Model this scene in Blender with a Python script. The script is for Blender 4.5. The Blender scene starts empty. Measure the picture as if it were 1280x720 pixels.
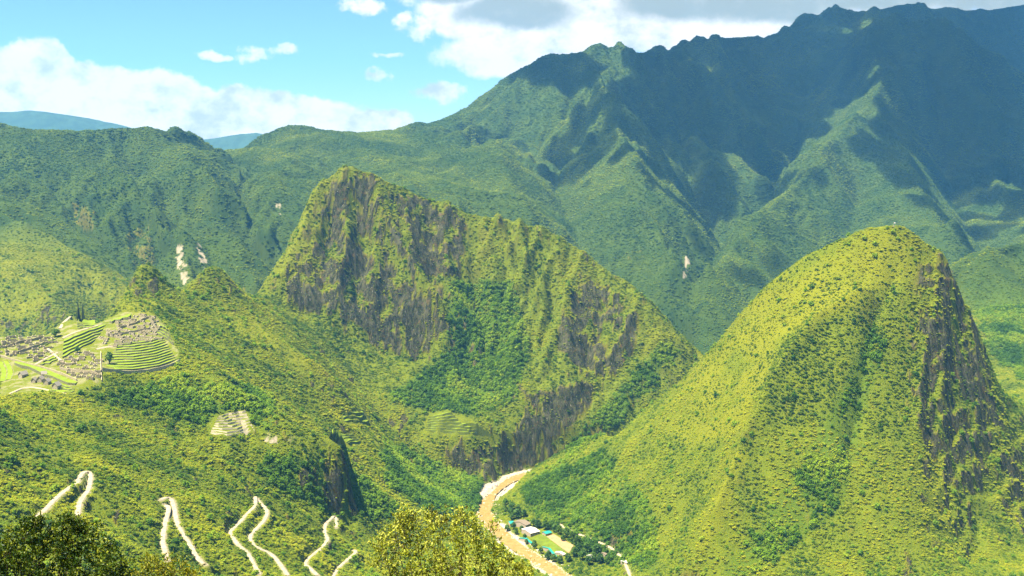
import bpy, bmesh, math, random
import numpy as np
from mathutils import Vector, Matrix

random.seed(7)
RNG = np.random.default_rng(11)
scene = bpy.context.scene
COL = scene.collection

# ---------------------------------------------------------------- camera
CAMZ = 700.0
PITCH = math.radians(7.5)
FPX = 1400.0                      # focal length in pixels of a 1280 px wide frame
cam_d = bpy.data.cameras.new("camera")
cam_d.sensor_width = 36.0
cam_d.lens = 36.0 * FPX / 1280.0
cam_d.clip_start = 0.5
cam_d.clip_end = 120000.0
cam = bpy.data.objects.new("camera", cam_d)
cam.location = (0, 0, CAMZ)
cam.rotation_euler = (math.radians(90) - PITCH, 0, 0)
COL.objects.link(cam)
scene.camera = cam
CP, SP = math.cos(PITCH), math.sin(PITCH)

# ---------------------------------------------------------------- light
SUN_EL, SUN_AZ = math.radians(67), math.radians(-122)       # azimuth from +Y, negative = left
SUN = np.array([math.cos(SUN_EL) * math.sin(SUN_AZ), math.cos(SUN_EL) * math.cos(SUN_AZ), math.sin(SUN_EL)])
sun_d = bpy.data.lights.new("sun", 'SUN')
sun_d.energy = 5.0
sun_d.angle = math.radians(0.5)
sun_d.color = (1.0, 0.93, 0.80)
sun = bpy.data.objects.new("sun", sun_d)
sun.rotation_euler = Vector(SUN).to_track_quat('Z', 'Y').to_euler()
sun.location = (-2000, 500, 4000)
COL.objects.link(sun)

scene.view_settings.view_transform = 'Standard'
scene.view_settings.look = 'None'
scene.view_settings.gamma = 1.0
scene.view_settings.use_curve_mapping = False
scene.view_settings.exposure = 1.95

scene.cycles.max_bounces = 6
scene.cycles.diffuse_bounces = 2
scene.cycles.glossy_bounces = 1
scene.cycles.transmission_bounces = 2
scene.cycles.volume_bounces = 1
scene.cycles.transparent_max_bounces = 4
scene.cycles.use_denoising = True


def px_dir(px, py):
    """world direction through a pixel of the 1280x720 frame, scaled so that y = 1"""
    u = (np.asarray(px, float) - 640) / FPX
    v = (360 - np.asarray(py, float)) / FPX
    y = CP + v * SP
    return u / y, (v * CP - SP) / y          # x/y , z/y


def project(x, y, z):
    zz = z - CAMZ
    d = y * CP - zz * SP
    d = np.maximum(d, 1e-3)
    return 640 + FPX * x / d, 360 - FPX * (y * SP + zz * CP) / d


# ---------------------------------------------------------------- node helpers
class NT:
    def __init__(self, tree):
        self.t = tree

    def n(self, typ, **kw):
        nd = self.t.nodes.new(typ)
        for k, v in kw.items():
            setattr(nd, k, v)
        return nd

    def lk(self, a, b):
        self.t.links.new(a, b)

    def put(self, sock, v):
        if isinstance(v, bpy.types.NodeSocket):
            self.lk(v, sock)
        elif v is not None:
            sock.default_value = v

    def m(self, op, a, b=None, c=None, clamp=False):
        nd = self.n('ShaderNodeMath', operation=op, use_clamp=clamp)
        self.put(nd.inputs[0], a)
        if b is not None:
            self.put(nd.inputs[1], b)
        if c is not None:
            self.put(nd.inputs[2], c)
        return nd.outputs[0]

    def sstep(self, a, lo, hi, to0=0.0, to1=1.0):
        nd = self.n('ShaderNodeMapRange', interpolation_type='SMOOTHSTEP')
        self.put(nd.inputs[0], a)
        self.put(nd.inputs[1], lo)
        self.put(nd.inputs[2], hi)
        self.put(nd.inputs[3], to0)
        self.put(nd.inputs[4], to1)
        return nd.outputs[0]

    def mix(self, f, a, b):
        nd = self.n('ShaderNodeMix', data_type='RGBA')
        self.put(nd.inputs[0], f)
        self.put(nd.inputs[6], a)
        self.put(nd.inputs[7], b)
        return nd.outputs[2]

    def noise(self, vec, scale, detail=4.0, rough=0.55, dist=0.0, color=False):
        nd = self.n('ShaderNodeTexNoise')
        self.put(nd.inputs['Vector'], vec)
        nd.inputs['Scale'].default_value = scale
        nd.inputs['Detail'].default_value = detail
        nd.inputs['Roughness'].default_value = rough
        nd.inputs['Distortion'].default_value = dist
        return nd.outputs['Color' if color else 'Fac']

    def attr(self, name):
        nd = self.n('ShaderNodeAttribute', attribute_name=name)
        return nd.outputs['Fac']

    def mapv(self, vec, scale=(1, 1, 1), loc=(0, 0, 0)):
        nd = self.n('ShaderNodeMapping')
        self.put(nd.inputs[0], vec)
        nd.inputs[1].default_value = loc
        nd.inputs[3].default_value = scale
        return nd.outputs[0]


def C(r, g, b):
    return (r, g, b, 1.0)


# ---------------------------------------------------------------- sky
world = bpy.data.worlds.new("World")
scene.world = world
world.use_nodes = True
world.node_tree.nodes.clear()


def build_sky():
    T = NT(world.node_tree)
    out = T.n('ShaderNodeOutputWorld')
    sky = T.n('ShaderNodeTexSky', sky_type='NISHITA', sun_disc=False)
    sky.sun_elevation = SUN_EL
    sky.sun_rotation = SUN_AZ
    sky.altitude = 2700
    sky.air_density = 1.0
    sky.dust_density = 0.6
    sky.ozone_density = 1.5
    bg = T.n('ShaderNodeBackground')
    bg.inputs[1].default_value = 0.050
    tc = T.n('ShaderNodeTexCoord')
    sep = T.n('ShaderNodeSeparateXYZ')
    T.lk(tc.outputs['Generated'], sep.inputs[0])
    ysafe = T.m('MAXIMUM', sep.outputs[1], 0.02)
    a = T.m('DIVIDE', sep.outputs[0], ysafe)           # tan of the bearing
    e = T.m('DIVIDE', sep.outputs[2], ysafe)           # rise per unit forward
    front = T.sstep(sep.outputs[1], 0.1, 0.35)
    cmb = T.n('ShaderNodeCombineXYZ')
    T.lk(a, cmb.inputs[0]); T.lk(e, cmb.inputs[1])
    P = cmb.outputs[0]
    # warp so that outlines billow
    wn = T.noise(P, 22, 5, 0.6, color=True)
    wv = T.n('ShaderNodeVectorMath', operation='MULTIPLY_ADD')
    T.lk(wn, wv.inputs[0]); wv.inputs[1].default_value = (0.03, 0.022, 0); T.lk(P, wv.inputs[2])
    wo = T.n('ShaderNodeVectorMath', operation='SUBTRACT')
    T.lk(wv.outputs[0], wo.inputs[0]); wo.inputs[1].default_value = (0.015, 0.011, 0)
    s2 = T.n('ShaderNodeSeparateXYZ'); T.lk(wo.outputs[0], s2.inputs[0])
    A, E = s2.outputs[0], s2.outputs[1]

    def blob(px, py, rx, ry):
        ca, ce = px_dir(px, py)
        dx = T.m('DIVIDE', T.m('SUBTRACT', A, float(ca)), rx / FPX)
        dy = T.m('DIVIDE', T.m('SUBTRACT', E, float(ce)), ry / FPX)
        r2 = T.m('ADD', T.m('MULTIPLY', dx, dx), T.m('MULTIPLY', dy, dy))
        return T.m('SUBTRACT', 1.0, r2)

    def union(bl):
        v = blob(*bl[0])
        for b in bl[1:]:
            v = T.m('SMOOTH_MAX', v, blob(*b), 0.25)
        return v

    bank = union(BANK)
    puffs = union(PUFFS)
    deck = union(DECK)
    dark = union(DARK)
    n1 = T.noise(P, 34, 8, 0.62)
    n2 = T.noise(T.mapv(P, (1, 1.35, 1), (0.004, -0.012, 0)), 34, 8, 0.62)     # the same billows seen a step towards the sun
    d_bank = T.m('ADD', bank, T.m('MULTIPLY', T.m('SUBTRACT', n1, 0.5), 1.5))
    d_puff = T.m('ADD', puffs, T.m('MULTIPLY', T.m('SUBTRACT', n1, 0.53), 4.5))
    d_deck = T.m('ADD', deck, T.m('MULTIPLY', T.m('SUBTRACT', n1, 0.5), 1.4))
    c_bank = T.sstep(d_bank, 0.0, 0.35)
    c_puff = T.sstep(d_puff, 0.0, 0.9)
    c_deck = T.sstep(d_deck, 0.0, 0.5)
    cov = T.m('MAXIMUM', c_bank, T.m('MAXIMUM', c_puff, c_deck))
    cov = T.m('MULTIPLY', cov, front)
    # tone: white, warm grey hollows, dark base of the deck
    big = T.noise(P, 9, 4, 0.5)
    hollow = T.m('ADD', T.m('MULTIPLY', T.m('SUBTRACT', n2, 0.5), 1.1), T.m('MULTIPLY', T.m('SUBTRACT', big, 0.5), 0.9))
    hollow = T.sstep(hollow, -0.08, 0.32)
    ddark = T.sstep(T.m('ADD', dark, T.m('MULTIPLY', T.m('SUBTRACT', n1, 0.5), 0.8)), -0.1, 0.7)
    white = T.mix(T.m('MULTIPLY', hollow, 0.85), C(7.2, 6.95, 6.4), C(3.5, 3.9, 3.7))
    tone = T.mix(T.m('MULTIPLY', ddark, T.sstep(hollow, 1.0, 0.0, 0.78, 1.0)), white, C(2.75, 3.2, 3.0))
    # clear sky: a touch more cyan than the model's, as the photograph's
    blue = T.n('ShaderNodeMix', data_type='RGBA', blend_type='MULTIPLY')
    blue.inputs[0].default_value = 1.0
    T.lk(sky.outputs[0], blue.inputs[6]); blue.inputs[7].default_value = SKY_TINT
    col = T.mix(cov, blue.outputs[2], tone)
    T.lk(col, bg.inputs[0])
    T.lk(bg.outputs[0], out.inputs[0])


SKY_TINT = C(0.64, 0.85, 1.05)
BANK = [(-60, 110, 120, 60), (45, 85, 55, 40), (60, 120, 150, 45), (170, 130, 130, 42), (270, 140, 120, 36), (360, 150, 110, 36), (450, 155, 80, 24), (120, 112, 80, 28)]
PUFFS = [(320, 65, 26, 15), (356, 63, 18, 10), (475, 98, 22, 11), (556, 117, 42, 14), (455, 3, 42, 13), (502, 22, 16, 9), (530, 30, 38, 24), (270, 69, 30, 6), (490, 72, 26, 5)]
DECK = [(640, 70, 110, 34), (600, 10, 90, 45), (720, 30, 150, 55), (830, 30, 150, 45), (950, 15, 160, 40), (1100, -20, 240, 42), (1280, -25, 240, 45), (760, -40, 400, 60)]
DARK = [(645, 14, 84, 27), (560, -12, 60, 18), (850, 6, 90, 28), (960, 4, 110, 26), (1090, -8, 140, 26), (1240, -10, 160, 28)]
build_sky()

# ================================================================ terrain
# Ridges and valleys are laid out as lines in space; the ground between them is a membrane stretched over the lines,
# then cut by gullies that run down its slopes.
T_MAX, DT = 0.72, 0.003
Y0, Y1 = 230.0, 11500.0
NC = int(round(2 * T_MAX / DT)) + 1
NR = int(round(math.log(Y1 / Y0) / DT)) + 1
LINES = []


def I(pts):
    p = np.array(pts, float)
    t, s = px_dir(p[:, 0], p[:, 1])
    LINES.append(np.stack([t * p[:, 2], p[:, 2], CAMZ + s * p[:, 2]], 1))


def W(pts):
    LINES.append(np.array(pts, float))


def floor_pt(px, py, z=0.0):
    t, s = px_dir(px, py)
    d = (z - CAMZ) / s
    return (float(t * d), float(d), z)


# --- the river, looping round the peak
RIVER_PX = [(735, 745), (712, 728), (690, 712), (668, 698), (645, 683), (626, 668), (610, 653), (604, 640), (610, 624), (626, 608), (645, 596)]
RIVER = [floor_pt(*p) for p in RIVER_PX]
RIVER_NEAR = [(900, 1200, 0), (600, 1330, 0), (380, 1440, 0), (230, 1560, 0)]
RIVER_FAR = [(60, 2312, 0), (115, 2338, 0), (250, 2375, 0), (420, 2425, 0), (600, 2530, 0), (730, 2720, 0), (750, 2950, 0), (600, 3150, 0), (300, 3240, 0), (-200, 3240, 0),
             (-560, 3130, 0), (-800, 2900, 0), (-920, 2600, 0), (-1000, 2300, 0), (-1120, 1950, 0), (-1260, 1650, 0), (-1500, 1300, 0)]
RIVER_ALL = [(1300, 1100, 0)] + RIVER_NEAR + RIVER + RIVER_FAR
W(RIVER_ALL)
W([floor_pt(650, 655, 5), floor_pt(692, 680, 5), floor_pt(735, 708, 5), floor_pt(775, 735, 5)])
W([floor_pt(668, 650, 9), floor_pt(705, 664, 9), floor_pt(745, 683, 9), floor_pt(790, 712, 9)])
# --- the dome
I([(1105, 279, 1950), (1060, 289, 1965), (1010, 314, 1985), (970, 345, 2015), (930, 385, 2050), (890, 430, 2100), (850, 475, 2140), (800, 520, 2180), (775, 547, 2190),
   (745, 541, 2195), (715, 558, 2210), (680, 577, 2230), (657, 593, 2258)])
I([(1105, 279, 1950), (1130, 282, 1950), (1160, 300, 1950), (1185, 325, 1950), (1205, 365, 1955), (1225, 410, 1960), (1240, 450, 1965), (1252, 490, 1968)])
I([(1085, 372, 1850), (1020, 400, 1845), (970, 470, 1765), (925, 560, 1690), (895, 640, 1625), (868, 700, 1590)])
I([(1190, 335, 1935), (1172, 400, 1880), (1160, 470, 1810), (1150, 540, 1740), (1120, 640, 1630), (1090, 720, 1550)])
I([(1222, 430, 1945), (1230, 500, 1890), (1232, 590, 1810), (1222, 650, 1730), (1210, 720, 1650)])
I([(1262, 520, 1960), (1290, 600, 1890), (1310, 720, 1790)])
I([(720, 610, 2060), (760, 622, 1950), (800, 642, 1830), (830, 700, 1700)])
W([(640, 2150, 330), (700, 2260, 170), (760, 2400, 90)])
W([(950, 2200, 150), (1050, 2450, 110), (900, 2650, 60)])
W([(1000, 1700, 60), (1250, 1800, 110), (1600, 2200, 160)])
# --- the rocky peak
I([(345, 372, 2440), (352, 330, 2480), (368, 298, 2540), (385, 255, 2600), (393, 228, 2630), (412, 214, 2650), (425, 205, 2660), (440, 203, 2665), (455, 210, 2670), (480, 222, 2690),
   (510, 232, 2710), (530, 240, 2720), (560, 250, 2730), (590, 262, 2735), (620, 268, 2735), (655, 275, 2735), (690, 290, 2725), (720, 308, 2710), (750, 330, 2690), (780, 350, 2665),
   (805, 370, 2640), (830, 395, 2620), (850, 415, 2610), (872, 440, 2600), (900, 478, 2590)])
I([(395, 300, 2588), (420, 296, 2598), (445, 290, 2606), (470, 262, 2640)])
I([(470, 262, 2640), (500, 335, 2572), (540, 385, 2520), (556, 402, 2512)])
I([(360, 345, 2472), (400, 352, 2500), (440, 357, 2520), (480, 374, 2522)])
I([(350, 385, 2432), (400, 402, 2446), (440, 418, 2458), (480, 442, 2470), (515, 450, 2476), (548, 428, 2490), (572, 398, 2525)])
I([(590, 365, 2620), (610, 420, 2520), (590, 470, 2440), (600, 500, 2390)])
I([(722, 320, 2690), (712, 370, 2600), (700, 420, 2520), (690, 470, 2450), (668, 492, 2404)])
I([(655, 532, 2350), (690, 542, 2362), (720, 530, 2395), (745, 490, 2455), (780, 470, 2505), (812, 430, 2560)])
I([(655, 482, 2392), (700, 486, 2420), (735, 462, 2470)])
I([(835, 400, 2612), (790, 455, 2520), (750, 510, 2430), (715, 552, 2352)])
I([(530, 522, 2285), (570, 514, 2305), (610, 530, 2295), (634, 546, 2305)])
I([(520, 537, 2250), (560, 546, 2252), (600, 549, 2258), (630, 560, 2270)])
I([(560, 590, 2215), (595, 599, 2250), (625, 592, 2285)])
I([(500, 570, 2150), (540, 590, 2150), (575, 610, 2150), (590, 625, 2130)])
I([(430, 452, 2380), (470, 500, 2280), (490, 545, 2190), (520, 590, 2110), (560, 627, 2080)])
# --- the ridge with the ruins
I([(-80, 425, 1640), (0, 420, 1720), (60, 418, 1760), (75, 402, 1790), (92, 397, 1800), (115, 405, 1805), (150, 392, 1850), (162, 384, 1885), (162, 360, 1960), (183, 338, 2030),
   (205, 352, 2080), (230, 362, 2120), (262, 340, 2180), (285, 350, 2220), (310, 366, 2320), (345, 372, 2440)])
I([(0, 492, 1380), (60, 492, 1430), (95, 490, 1480), (125, 460, 1560), (170, 463, 1600), (222, 450, 1660), (215, 425, 1720), (195, 395, 1820)])
I([(222, 450, 1660), (300, 490, 1620), (380, 530, 1600), (436, 552, 1605)])
I([(330, 572, 1530), (385, 584, 1560), (430, 592, 1590), (462, 600, 1640)])
I([(540, 655, 1800), (560, 680, 1780)])
I([(240, 372, 2100), (300, 400, 2080), (350, 425, 2060), (400, 455, 2050), (425, 478, 2050)])
I([(170, 515, 1500), (230, 545, 1500)])
I([(50, 640, 1080), (110, 590, 1200), (212, 622, 1280), (320, 620, 1430), (415, 648, 1560), (470, 680, 1650), (520, 700, 1700)])
I([(-40, 735, 870), (150, 722, 1000), (300, 722, 1180), (420, 722, 1350), (520, 727, 1550)])
W([(-620, 1300, 400), (-680, 1150, 430), (-720, 1000, 470)])
# --- ground below the viewpoint
W([(0, 200, 560), (0, 300, 500), (0, 600, 330), (60, 900, 180), (140, 1200, 60)])
W([(-300, 420, 500), (-330, 600, 430), (-400, 820, 345)])
W([(300, 420, 480), (500, 700, 350), (750, 1050, 110)])
# --- hills on the left
I([(-150, 140, 4200), (0, 150, 4300), (60, 157, 4350), (130, 156, 4400), (200, 158, 4500), (240, 168, 4550), (270, 180, 4600), (290, 186, 4650)])
I([(-60, 235, 3500), (0, 262, 3300), (70, 297, 3150), (130, 335, 3050), (190, 378, 2950), (215, 395, 2900)])
I([(100, 157, 4380), (148, 210, 3950), (187, 247, 3650), (218, 288, 3400), (235, 320, 3250), (250, 350, 3100)])
I([(202, 160, 4500), (225, 190, 4300), (250, 220, 4100), (282, 284, 3600), (300, 315, 3400), (320, 350, 3200)])
I([(50, 215, 3950), (90, 245, 3700), (128, 289, 3400), (165, 332, 3200), (200, 374, 3050)])
I([(170, 192, 4250), (215, 244, 3800), (250, 299, 3420), (275, 337, 3250)])
I([(290, 190, 4900), (300, 232, 4300), (310, 284, 3800), (330, 335, 3400)])
I([(-60, 330, 2900), (0, 345, 2850), (60, 370, 2780), (110, 410, 2700)])
I([(-150, 220, 4600), (-100, 200, 5200)])
# --- the far mountains
I([(292, 186, 5200), (330, 172, 5300), (380, 163, 5400), (440, 168, 5500), (480, 171, 5600), (520, 163, 5800), (545, 158, 5900), (600, 130, 6100), (640, 105, 6200), (655, 90, 6300),
   (675, 78, 6400), (700, 66, 6500), (740, 57, 6600), (770, 58, 6700), (800, 62, 6800), (830, 61, 6900), (860, 58, 7000), (890, 42, 7200), (905, 38, 7300), (935, 44, 7400),
   (960, 38, 7500), (990, 24, 7700), (1020, 20, 7800), (1040, 2, 7900), (1056, 3, 7950), (1075, 14, 7900), (1110, 11, 7800), (1150, 8, 7900), (1200, 12, 8100), (1280, 8, 8300), (1400, 0, 8500)])
I([(380, 163, 5400), (360, 200, 4700), (345, 250, 4100), (340, 290, 3700)])
I([(545, 158, 5900), (530, 200, 5000), (560, 240, 4300), (580, 280, 3800)])
I([(440, 200, 4900), (440, 240, 4300), (450, 290, 3800)])
I([(872, 442, 3250), (862, 387, 3500), (858, 347, 3800), (868, 322, 4050), (885, 297, 4350), (905, 270, 4700), (905, 247, 4950), (895, 217, 5250), (880, 192, 5500), (865, 162, 5800), (855, 132, 6100)])
I([(700, 68, 6450), (740, 105, 6150), (765, 150, 5700), (782, 200, 5100), (805, 240, 4700), (825, 280, 4350), (845, 320, 4000), (855, 350, 3760)])
I([(655, 140, 5900), (690, 192, 5300), (720, 252, 4600), (740, 312, 4000), (760, 347, 3600)])
I([(600, 130, 6100), (615, 180, 5400), (640, 240, 4600), (670, 290, 4000)])
I([(1050, 40, 7400), (1110, 32, 7100), (1130, 95, 6800), (1100, 125, 6400), (1060, 170, 5900), (1010, 215, 5300), (970, 250, 4900), (930, 285, 4500), (895, 320, 4100), (870, 355, 3800), (848, 385, 3560)])
I([(1110, 32, 7100), (1150, 42, 7000), (1190, 52, 6950), (1230, 75, 6900), (1280, 110, 6800), (1340, 150, 6700)])
I([(1150, 70, 7500), (1200, 100, 7500), (1290, 160, 7400)])
I([(1290, 310, 4200), (1250, 287, 4700), (1215, 242, 5300), (1190, 192, 5900), (1180, 152, 6300)])
I([(1280, 110, 6800), (1300, 190, 6000), (1340, 250, 5200)])
I([(1100, 125, 6400), (1130, 190, 5700), (1165, 250, 5000), (1190, 290, 4500), (1200, 322, 4200)])
I([(1075, 205, 5500), (1060, 255, 4900), (1010, 305, 4300), (960, 354, 3800), (920, 388, 3500)])
I([(940, 60, 7000), (960, 110, 6500), (965, 160, 6000), (950, 200, 5600), (925, 235, 5200)])
I([(1000, 70, 7200), (1000, 130, 6600), (985, 180, 6000), (955, 222, 5500), (925, 245, 5150)])
I([(800, 75, 6600), (830, 110, 6350), (850, 150, 5950)])
I([(1195, 335, 3300), (1215, 318, 3350), (1240, 308, 3400), (1290, 303, 3500), (1400, 290, 3600)])
I([(1205, 405, 2950), (1280, 445, 2800), (1400, 470, 2700)])
I([(1195, 345, 3750), (1240, 332, 3850), (1400, 330, 4000)])
# behind the skylines
W([(-7000, 9500, 300), (-3500, 6800, 260), (-1500, 7200, 250), (-700, 8300, 300), (500, 9200, 700), (2500, 10500, 900), (6000, 10800, 900)])
W([(-8000, 11400, 200), (0, 11400, 300), (8000, 11400, 700)])
W([(-2400, 3400, 450), (-2600, 3600, 520), (-3000, 4200, 700)])


RAVINES = [
    ([(872, 442, 3250), (862, 387, 3500), (858, 347, 3800), (868, 322, 4050), (885, 297, 4350), (905, 270, 4700), (905, 247, 4950), (895, 217, 5250), (880, 192, 5500), (865, 162, 5800), (855, 132, 6100)], 210, 190),
    ([(655, 140, 5900), (690, 192, 5300), (720, 252, 4600), (740, 312, 4000), (760, 347, 3600)], 160, 170),
    ([(1290, 310, 4200), (1250, 287, 4700), (1215, 242, 5300), (1190, 192, 5900), (1180, 152, 6300)], 220, 230),
    ([(1075, 205, 5500), (1060, 255, 4900), (1010, 305, 4300), (960, 354, 3800), (920, 388, 3500)], 150, 150),
    ([(940, 60, 7000), (960, 110, 6500), (965, 160, 6000), (950, 200, 5600), (925, 235, 5200)], 170, 170),
    ([(1075, 60, 7400), (1060, 110, 6700), (1040, 150, 6200)], 80, 150),
    ([(50, 215, 3950), (90, 245, 3700), (128, 289, 3400), (165, 332, 3200), (200, 374, 3050)], 60, 110),
    ([(170, 192, 4250), (215, 244, 3800), (250, 299, 3420), (275, 337, 3250)], 65, 120),
    ([(290, 190, 4900), (300, 232, 4300), (310, 284, 3800), (330, 335, 3400)], 28, 150),
]


SPURS = [
    ([(740, 105, 6150), (765, 150, 5700), (782, 200, 5100), (805, 240, 4700), (825, 280, 4350), (845, 320, 4000)], 125, 130),
    ([(1130, 95, 6800), (1100, 125, 6400), (1060, 170, 5900), (1010, 215, 5300), (970, 250, 4900), (930, 285, 4500), (895, 320, 4100), (872, 352, 3800)], 135, 140),
    ([(1130, 190, 5700), (1165, 250, 5000), (1190, 290, 4500)], 100, 120),
    ([(1110, 32, 7100), (1150, 42, 7000), (1190, 52, 6950), (1230, 75, 6900), (1280, 110, 6800)], 90, 150),
    ([(615, 180, 5400), (640, 240, 4600), (670, 290, 4000)], 80, 140),
    ([(70, 297, 3150), (130, 335, 3050), (190, 378, 2950)], 50, 70),
    ([(148, 210, 3950), (187, 247, 3650), (218, 288, 3400), (235, 320, 3250)], 60, 80),
    ([(225, 190, 4300), (250, 220, 4100), (282, 284, 3600), (300, 315, 3400)], 65, 90),
]


def densify(p, step):
    out = [p[:1]]
    for a, b in zip(p[:-1], p[1:]):
        n = max(1, int(math.ceil(np.linalg.norm((b - a)[:2]) / step(a[1], b[1]))))
        f = np.linspace(0, 1, n + 1)[1:, None]
        out.append(a + (b - a) * f)
    return np.concatenate(out)


def smooth_line(p):
    """Catmull-Rom through the points, so that ridges bend instead of kinking"""
    if len(p) < 3:
        return p
    q = np.concatenate([2 * p[:1] - p[1:2], p, 2 * p[-1:] - p[-2:-1]])
    f = np.linspace(0, 1, 6)[:-1, None]
    seg = []
    for i in range(1, len(q) - 2):
        a, b, c, d = q[i - 1], q[i], q[i + 1], q[i + 2]
        seg.append(0.5 * (2 * b + (c - a) * f + (2 * a - 5 * b + 4 * c - d) * f * f + (3 * b - a - 3 * c + d) * f ** 3))
    return np.concatenate(seg + [p[-1:]])


CON = np.concatenate([densify(smooth_line(p), lambda y0, y1: 0.0015 * min(y0, y1)) for p in LINES])
con_c = (CON[:, 0] / CON[:, 1] + T_MAX) / DT
con_r = np.log(CON[:, 1] / Y0) / DT
con_z = CON[:, 2]


def membrane():
    z = None
    for L in (32, 16, 8, 4, 2, 1):
        nc, nr = (NC - 1) // L + 1, (NR - 1) // L + 1
        c = np.rint(con_c / L).astype(int)
        r = np.rint(con_r / L).astype(int)
        ok = (c >= 0) & (c < nc) & (r >= 0) & (r < nr)
        idx = r[ok] * nc + c[ok]
        cnt = np.bincount(idx, minlength=nc * nr)
        val = np.bincount(idx, con_z[ok], minlength=nc * nr) / np.maximum(cnt, 1)
        fix = (cnt > 0).reshape(nr, nc)
        val = val.reshape(nr, nc)
        if z is None:
            z = np.full((nr, nc), 300.0)
        else:
            rr = np.minimum(np.arange(nr) / 2, z.shape[0] - 1.001)
            cc = np.minimum(np.arange(nc) / 2, z.shape[1] - 1.001)
            r0, c0 = rr.astype(int), cc.astype(int)
            fr, fc = (rr - r0)[:, None], (cc - c0)[None]
            z = (z[r0][:, c0] * (1 - fc) + z[r0][:, c0 + 1] * fc) * (1 - fr) + (z[r0 + 1][:, c0] * (1 - fc) + z[r0 + 1][:, c0 + 1] * fc) * fr
        z[fix] = val[fix]
        for _ in range({32: 600, 16: 300, 8: 200, 4: 120, 2: 80, 1: 50}[L]):
            p = np.pad(z, 1, mode='edge')
            z = 0.25 * (p[:-2, 1:-1] + p[2:, 1:-1] + p[1:-1, :-2] + p[1:-1, 2:])
            z[fix] = val[fix]
    return z


def blur(a, n=1):
    for _ in range(n):
        p = np.pad(a, 1, mode='edge')
        a = 0.25 * (p[:-2, 1:-1] + 2 * p[1:-1, 1:-1] + p[2:, 1:-1])
        p = np.pad(a, 1, mode='edge')
        a = 0.25 * (p[1:-1, :-2] + 2 * p[1:-1, 1:-1] + p[1:-1, 2:])
    return a


def hash2(ix, iy, k=0):
    ix = (ix.astype(np.int64) * 374761393 + iy.astype(np.int64) * 668265263 + k * 1274126177) & 0xffffffff
    ix = ((ix ^ (ix >> 13)) * 1274126177) & 0xffffffff
    ix = ix ^ (ix >> 16)
    return ((ix & 0xffff) / 65535.0).astype(np.float32), (((ix >> 8) & 0xffff) / 65535.0).astype(np.float32)


def vnoise(x, y, k=0):
    ix, iy = np.floor(x), np.floor(y)
    fx, fy = (x - ix).astype(np.float32), (y - iy).astype(np.float32)
    fx = fx * fx * fx * (fx * (fx * 6 - 15) + 10)
    fy = fy * fy * fy * (fy * (fy * 6 - 15) + 10)
    a = hash2(ix, iy, k)[0]; b = hash2(ix + 1, iy, k)[0]
    c = hash2(ix, iy + 1, k)[0]; d = hash2(ix + 1, iy + 1, k)[0]
    return (a + (b - a) * fx) * (1 - fy) + (c + (d - c) * fx) * fy - 0.5


def fbm(x, y, oct=4, gain=0.5, k=0):
    s, a = 0, 1.0
    for o in range(oct):
        s = s + a * vnoise(x * 1.0, y * 1.0, k + o)
        x, y = 1.6 * x - 1.2 * y + 13.7, 1.2 * x + 1.6 * y + 7.1
        a *= gain
    return s


def gullies(x, y, gx, gy, wl, octaves=3, gain=0.45, k=0, stretch=1.0):
    """stripes that run down the slope (gx, gy) and branch: 1 on the crests, -1 in the gullies"""
    h = np.zeros_like(x, dtype=np.float32)
    hx = np.zeros_like(h); hy = np.zeros_like(h)
    a, f = 1.0, 1.0
    for o in range(octaves):
        dx, dy = -(gy + hy * 0.35), (gx + hx * 0.35)
        n = np.sqrt(dx * dx + dy * dy) + 1e-6
        dx, dy = (dx / n * stretch).astype(np.float32), (dy / n * stretch).astype(np.float32)
        px, py = x / wl * f, y / wl * f
        ix, iy = np.floor(px), np.floor(py)
        fx, fy = (px - ix).astype(np.float32), (py - iy).astype(np.float32)
        vc = np.zeros_like(h); vs = np.zeros_like(h); wt = np.zeros_like(h)
        for i in (-1, 0, 1, 2):
            for j in (-1, 0, 1, 2):
                ha, hb = hash2(ix + i, iy + j, k + o * 7)
                qx, qy = fx - i - (ha - 0.5) * 0.8 - 0.0, fy - j - (hb - 0.5) * 0.8
                w = np.exp(-2.0 * (qx * qx + qy * qy))
                m = (qx * dx + qy * dy) * (2 * math.pi)
                vc += np.cos(m) * w
                vs += np.sin(m) * w
                wt += w
        vc /= wt; vs /= wt
        mag = np.minimum(np.sqrt(vc * vc + vs * vs) * 1.3, 1.0)
        tri = (1 - 2 * np.abs(np.arctan2(vs, vc)) / math.pi) * mag
        h += (0.35 * vc + 0.65 * tri) * a
        hx += -vs * dx * a * f * 0.8
        hy += -vs * dy * a * f * 0.8
        a *= gain; f *= 2.0
    return h


def sst(a, lo, hi):
    t = np.clip((a - lo) / (hi - lo), 0, 1)
    return t * t * (3 - 2 * t)


def up2(z):
    """double the grid with a cubic filter"""
    def ax0(a):
        p = np.concatenate([a[:1], a, a[-1:]])
        mid = (-p[:-3] + 9 * p[1:-2] + 9 * p[2:-1] - p[3:]) / 16
        out = np.empty((a.shape[0] * 2 - 1,) + a.shape[1:], a.dtype)
        out[::2] = a; out[1::2] = mid
        return out
    return ax0(ax0(z).T).T


def line_dist(x, y, pl):
    """distance of points to a polyline, and the height of the nearest point on it"""
    best = np.full(x.shape, 1e9, np.float32); bz = np.zeros(x.shape, np.float32)
    for a, b in zip(pl[:-1], pl[1:]):
        ex, ey = b[0] - a[0], b[1] - a[1]
        f = np.clip(((x - a[0]) * ex + (y - a[1]) * ey) / (ex * ex + ey * ey + 1e-9), 0, 1)
        d = np.hypot(x - a[0] - f * ex, y - a[1] - f * ey)
        m = d < best
        best[m] = d[m]; bz[m] = (a[2] + f * (b[2] - a[2]))[m]
    return best, bz


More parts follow.
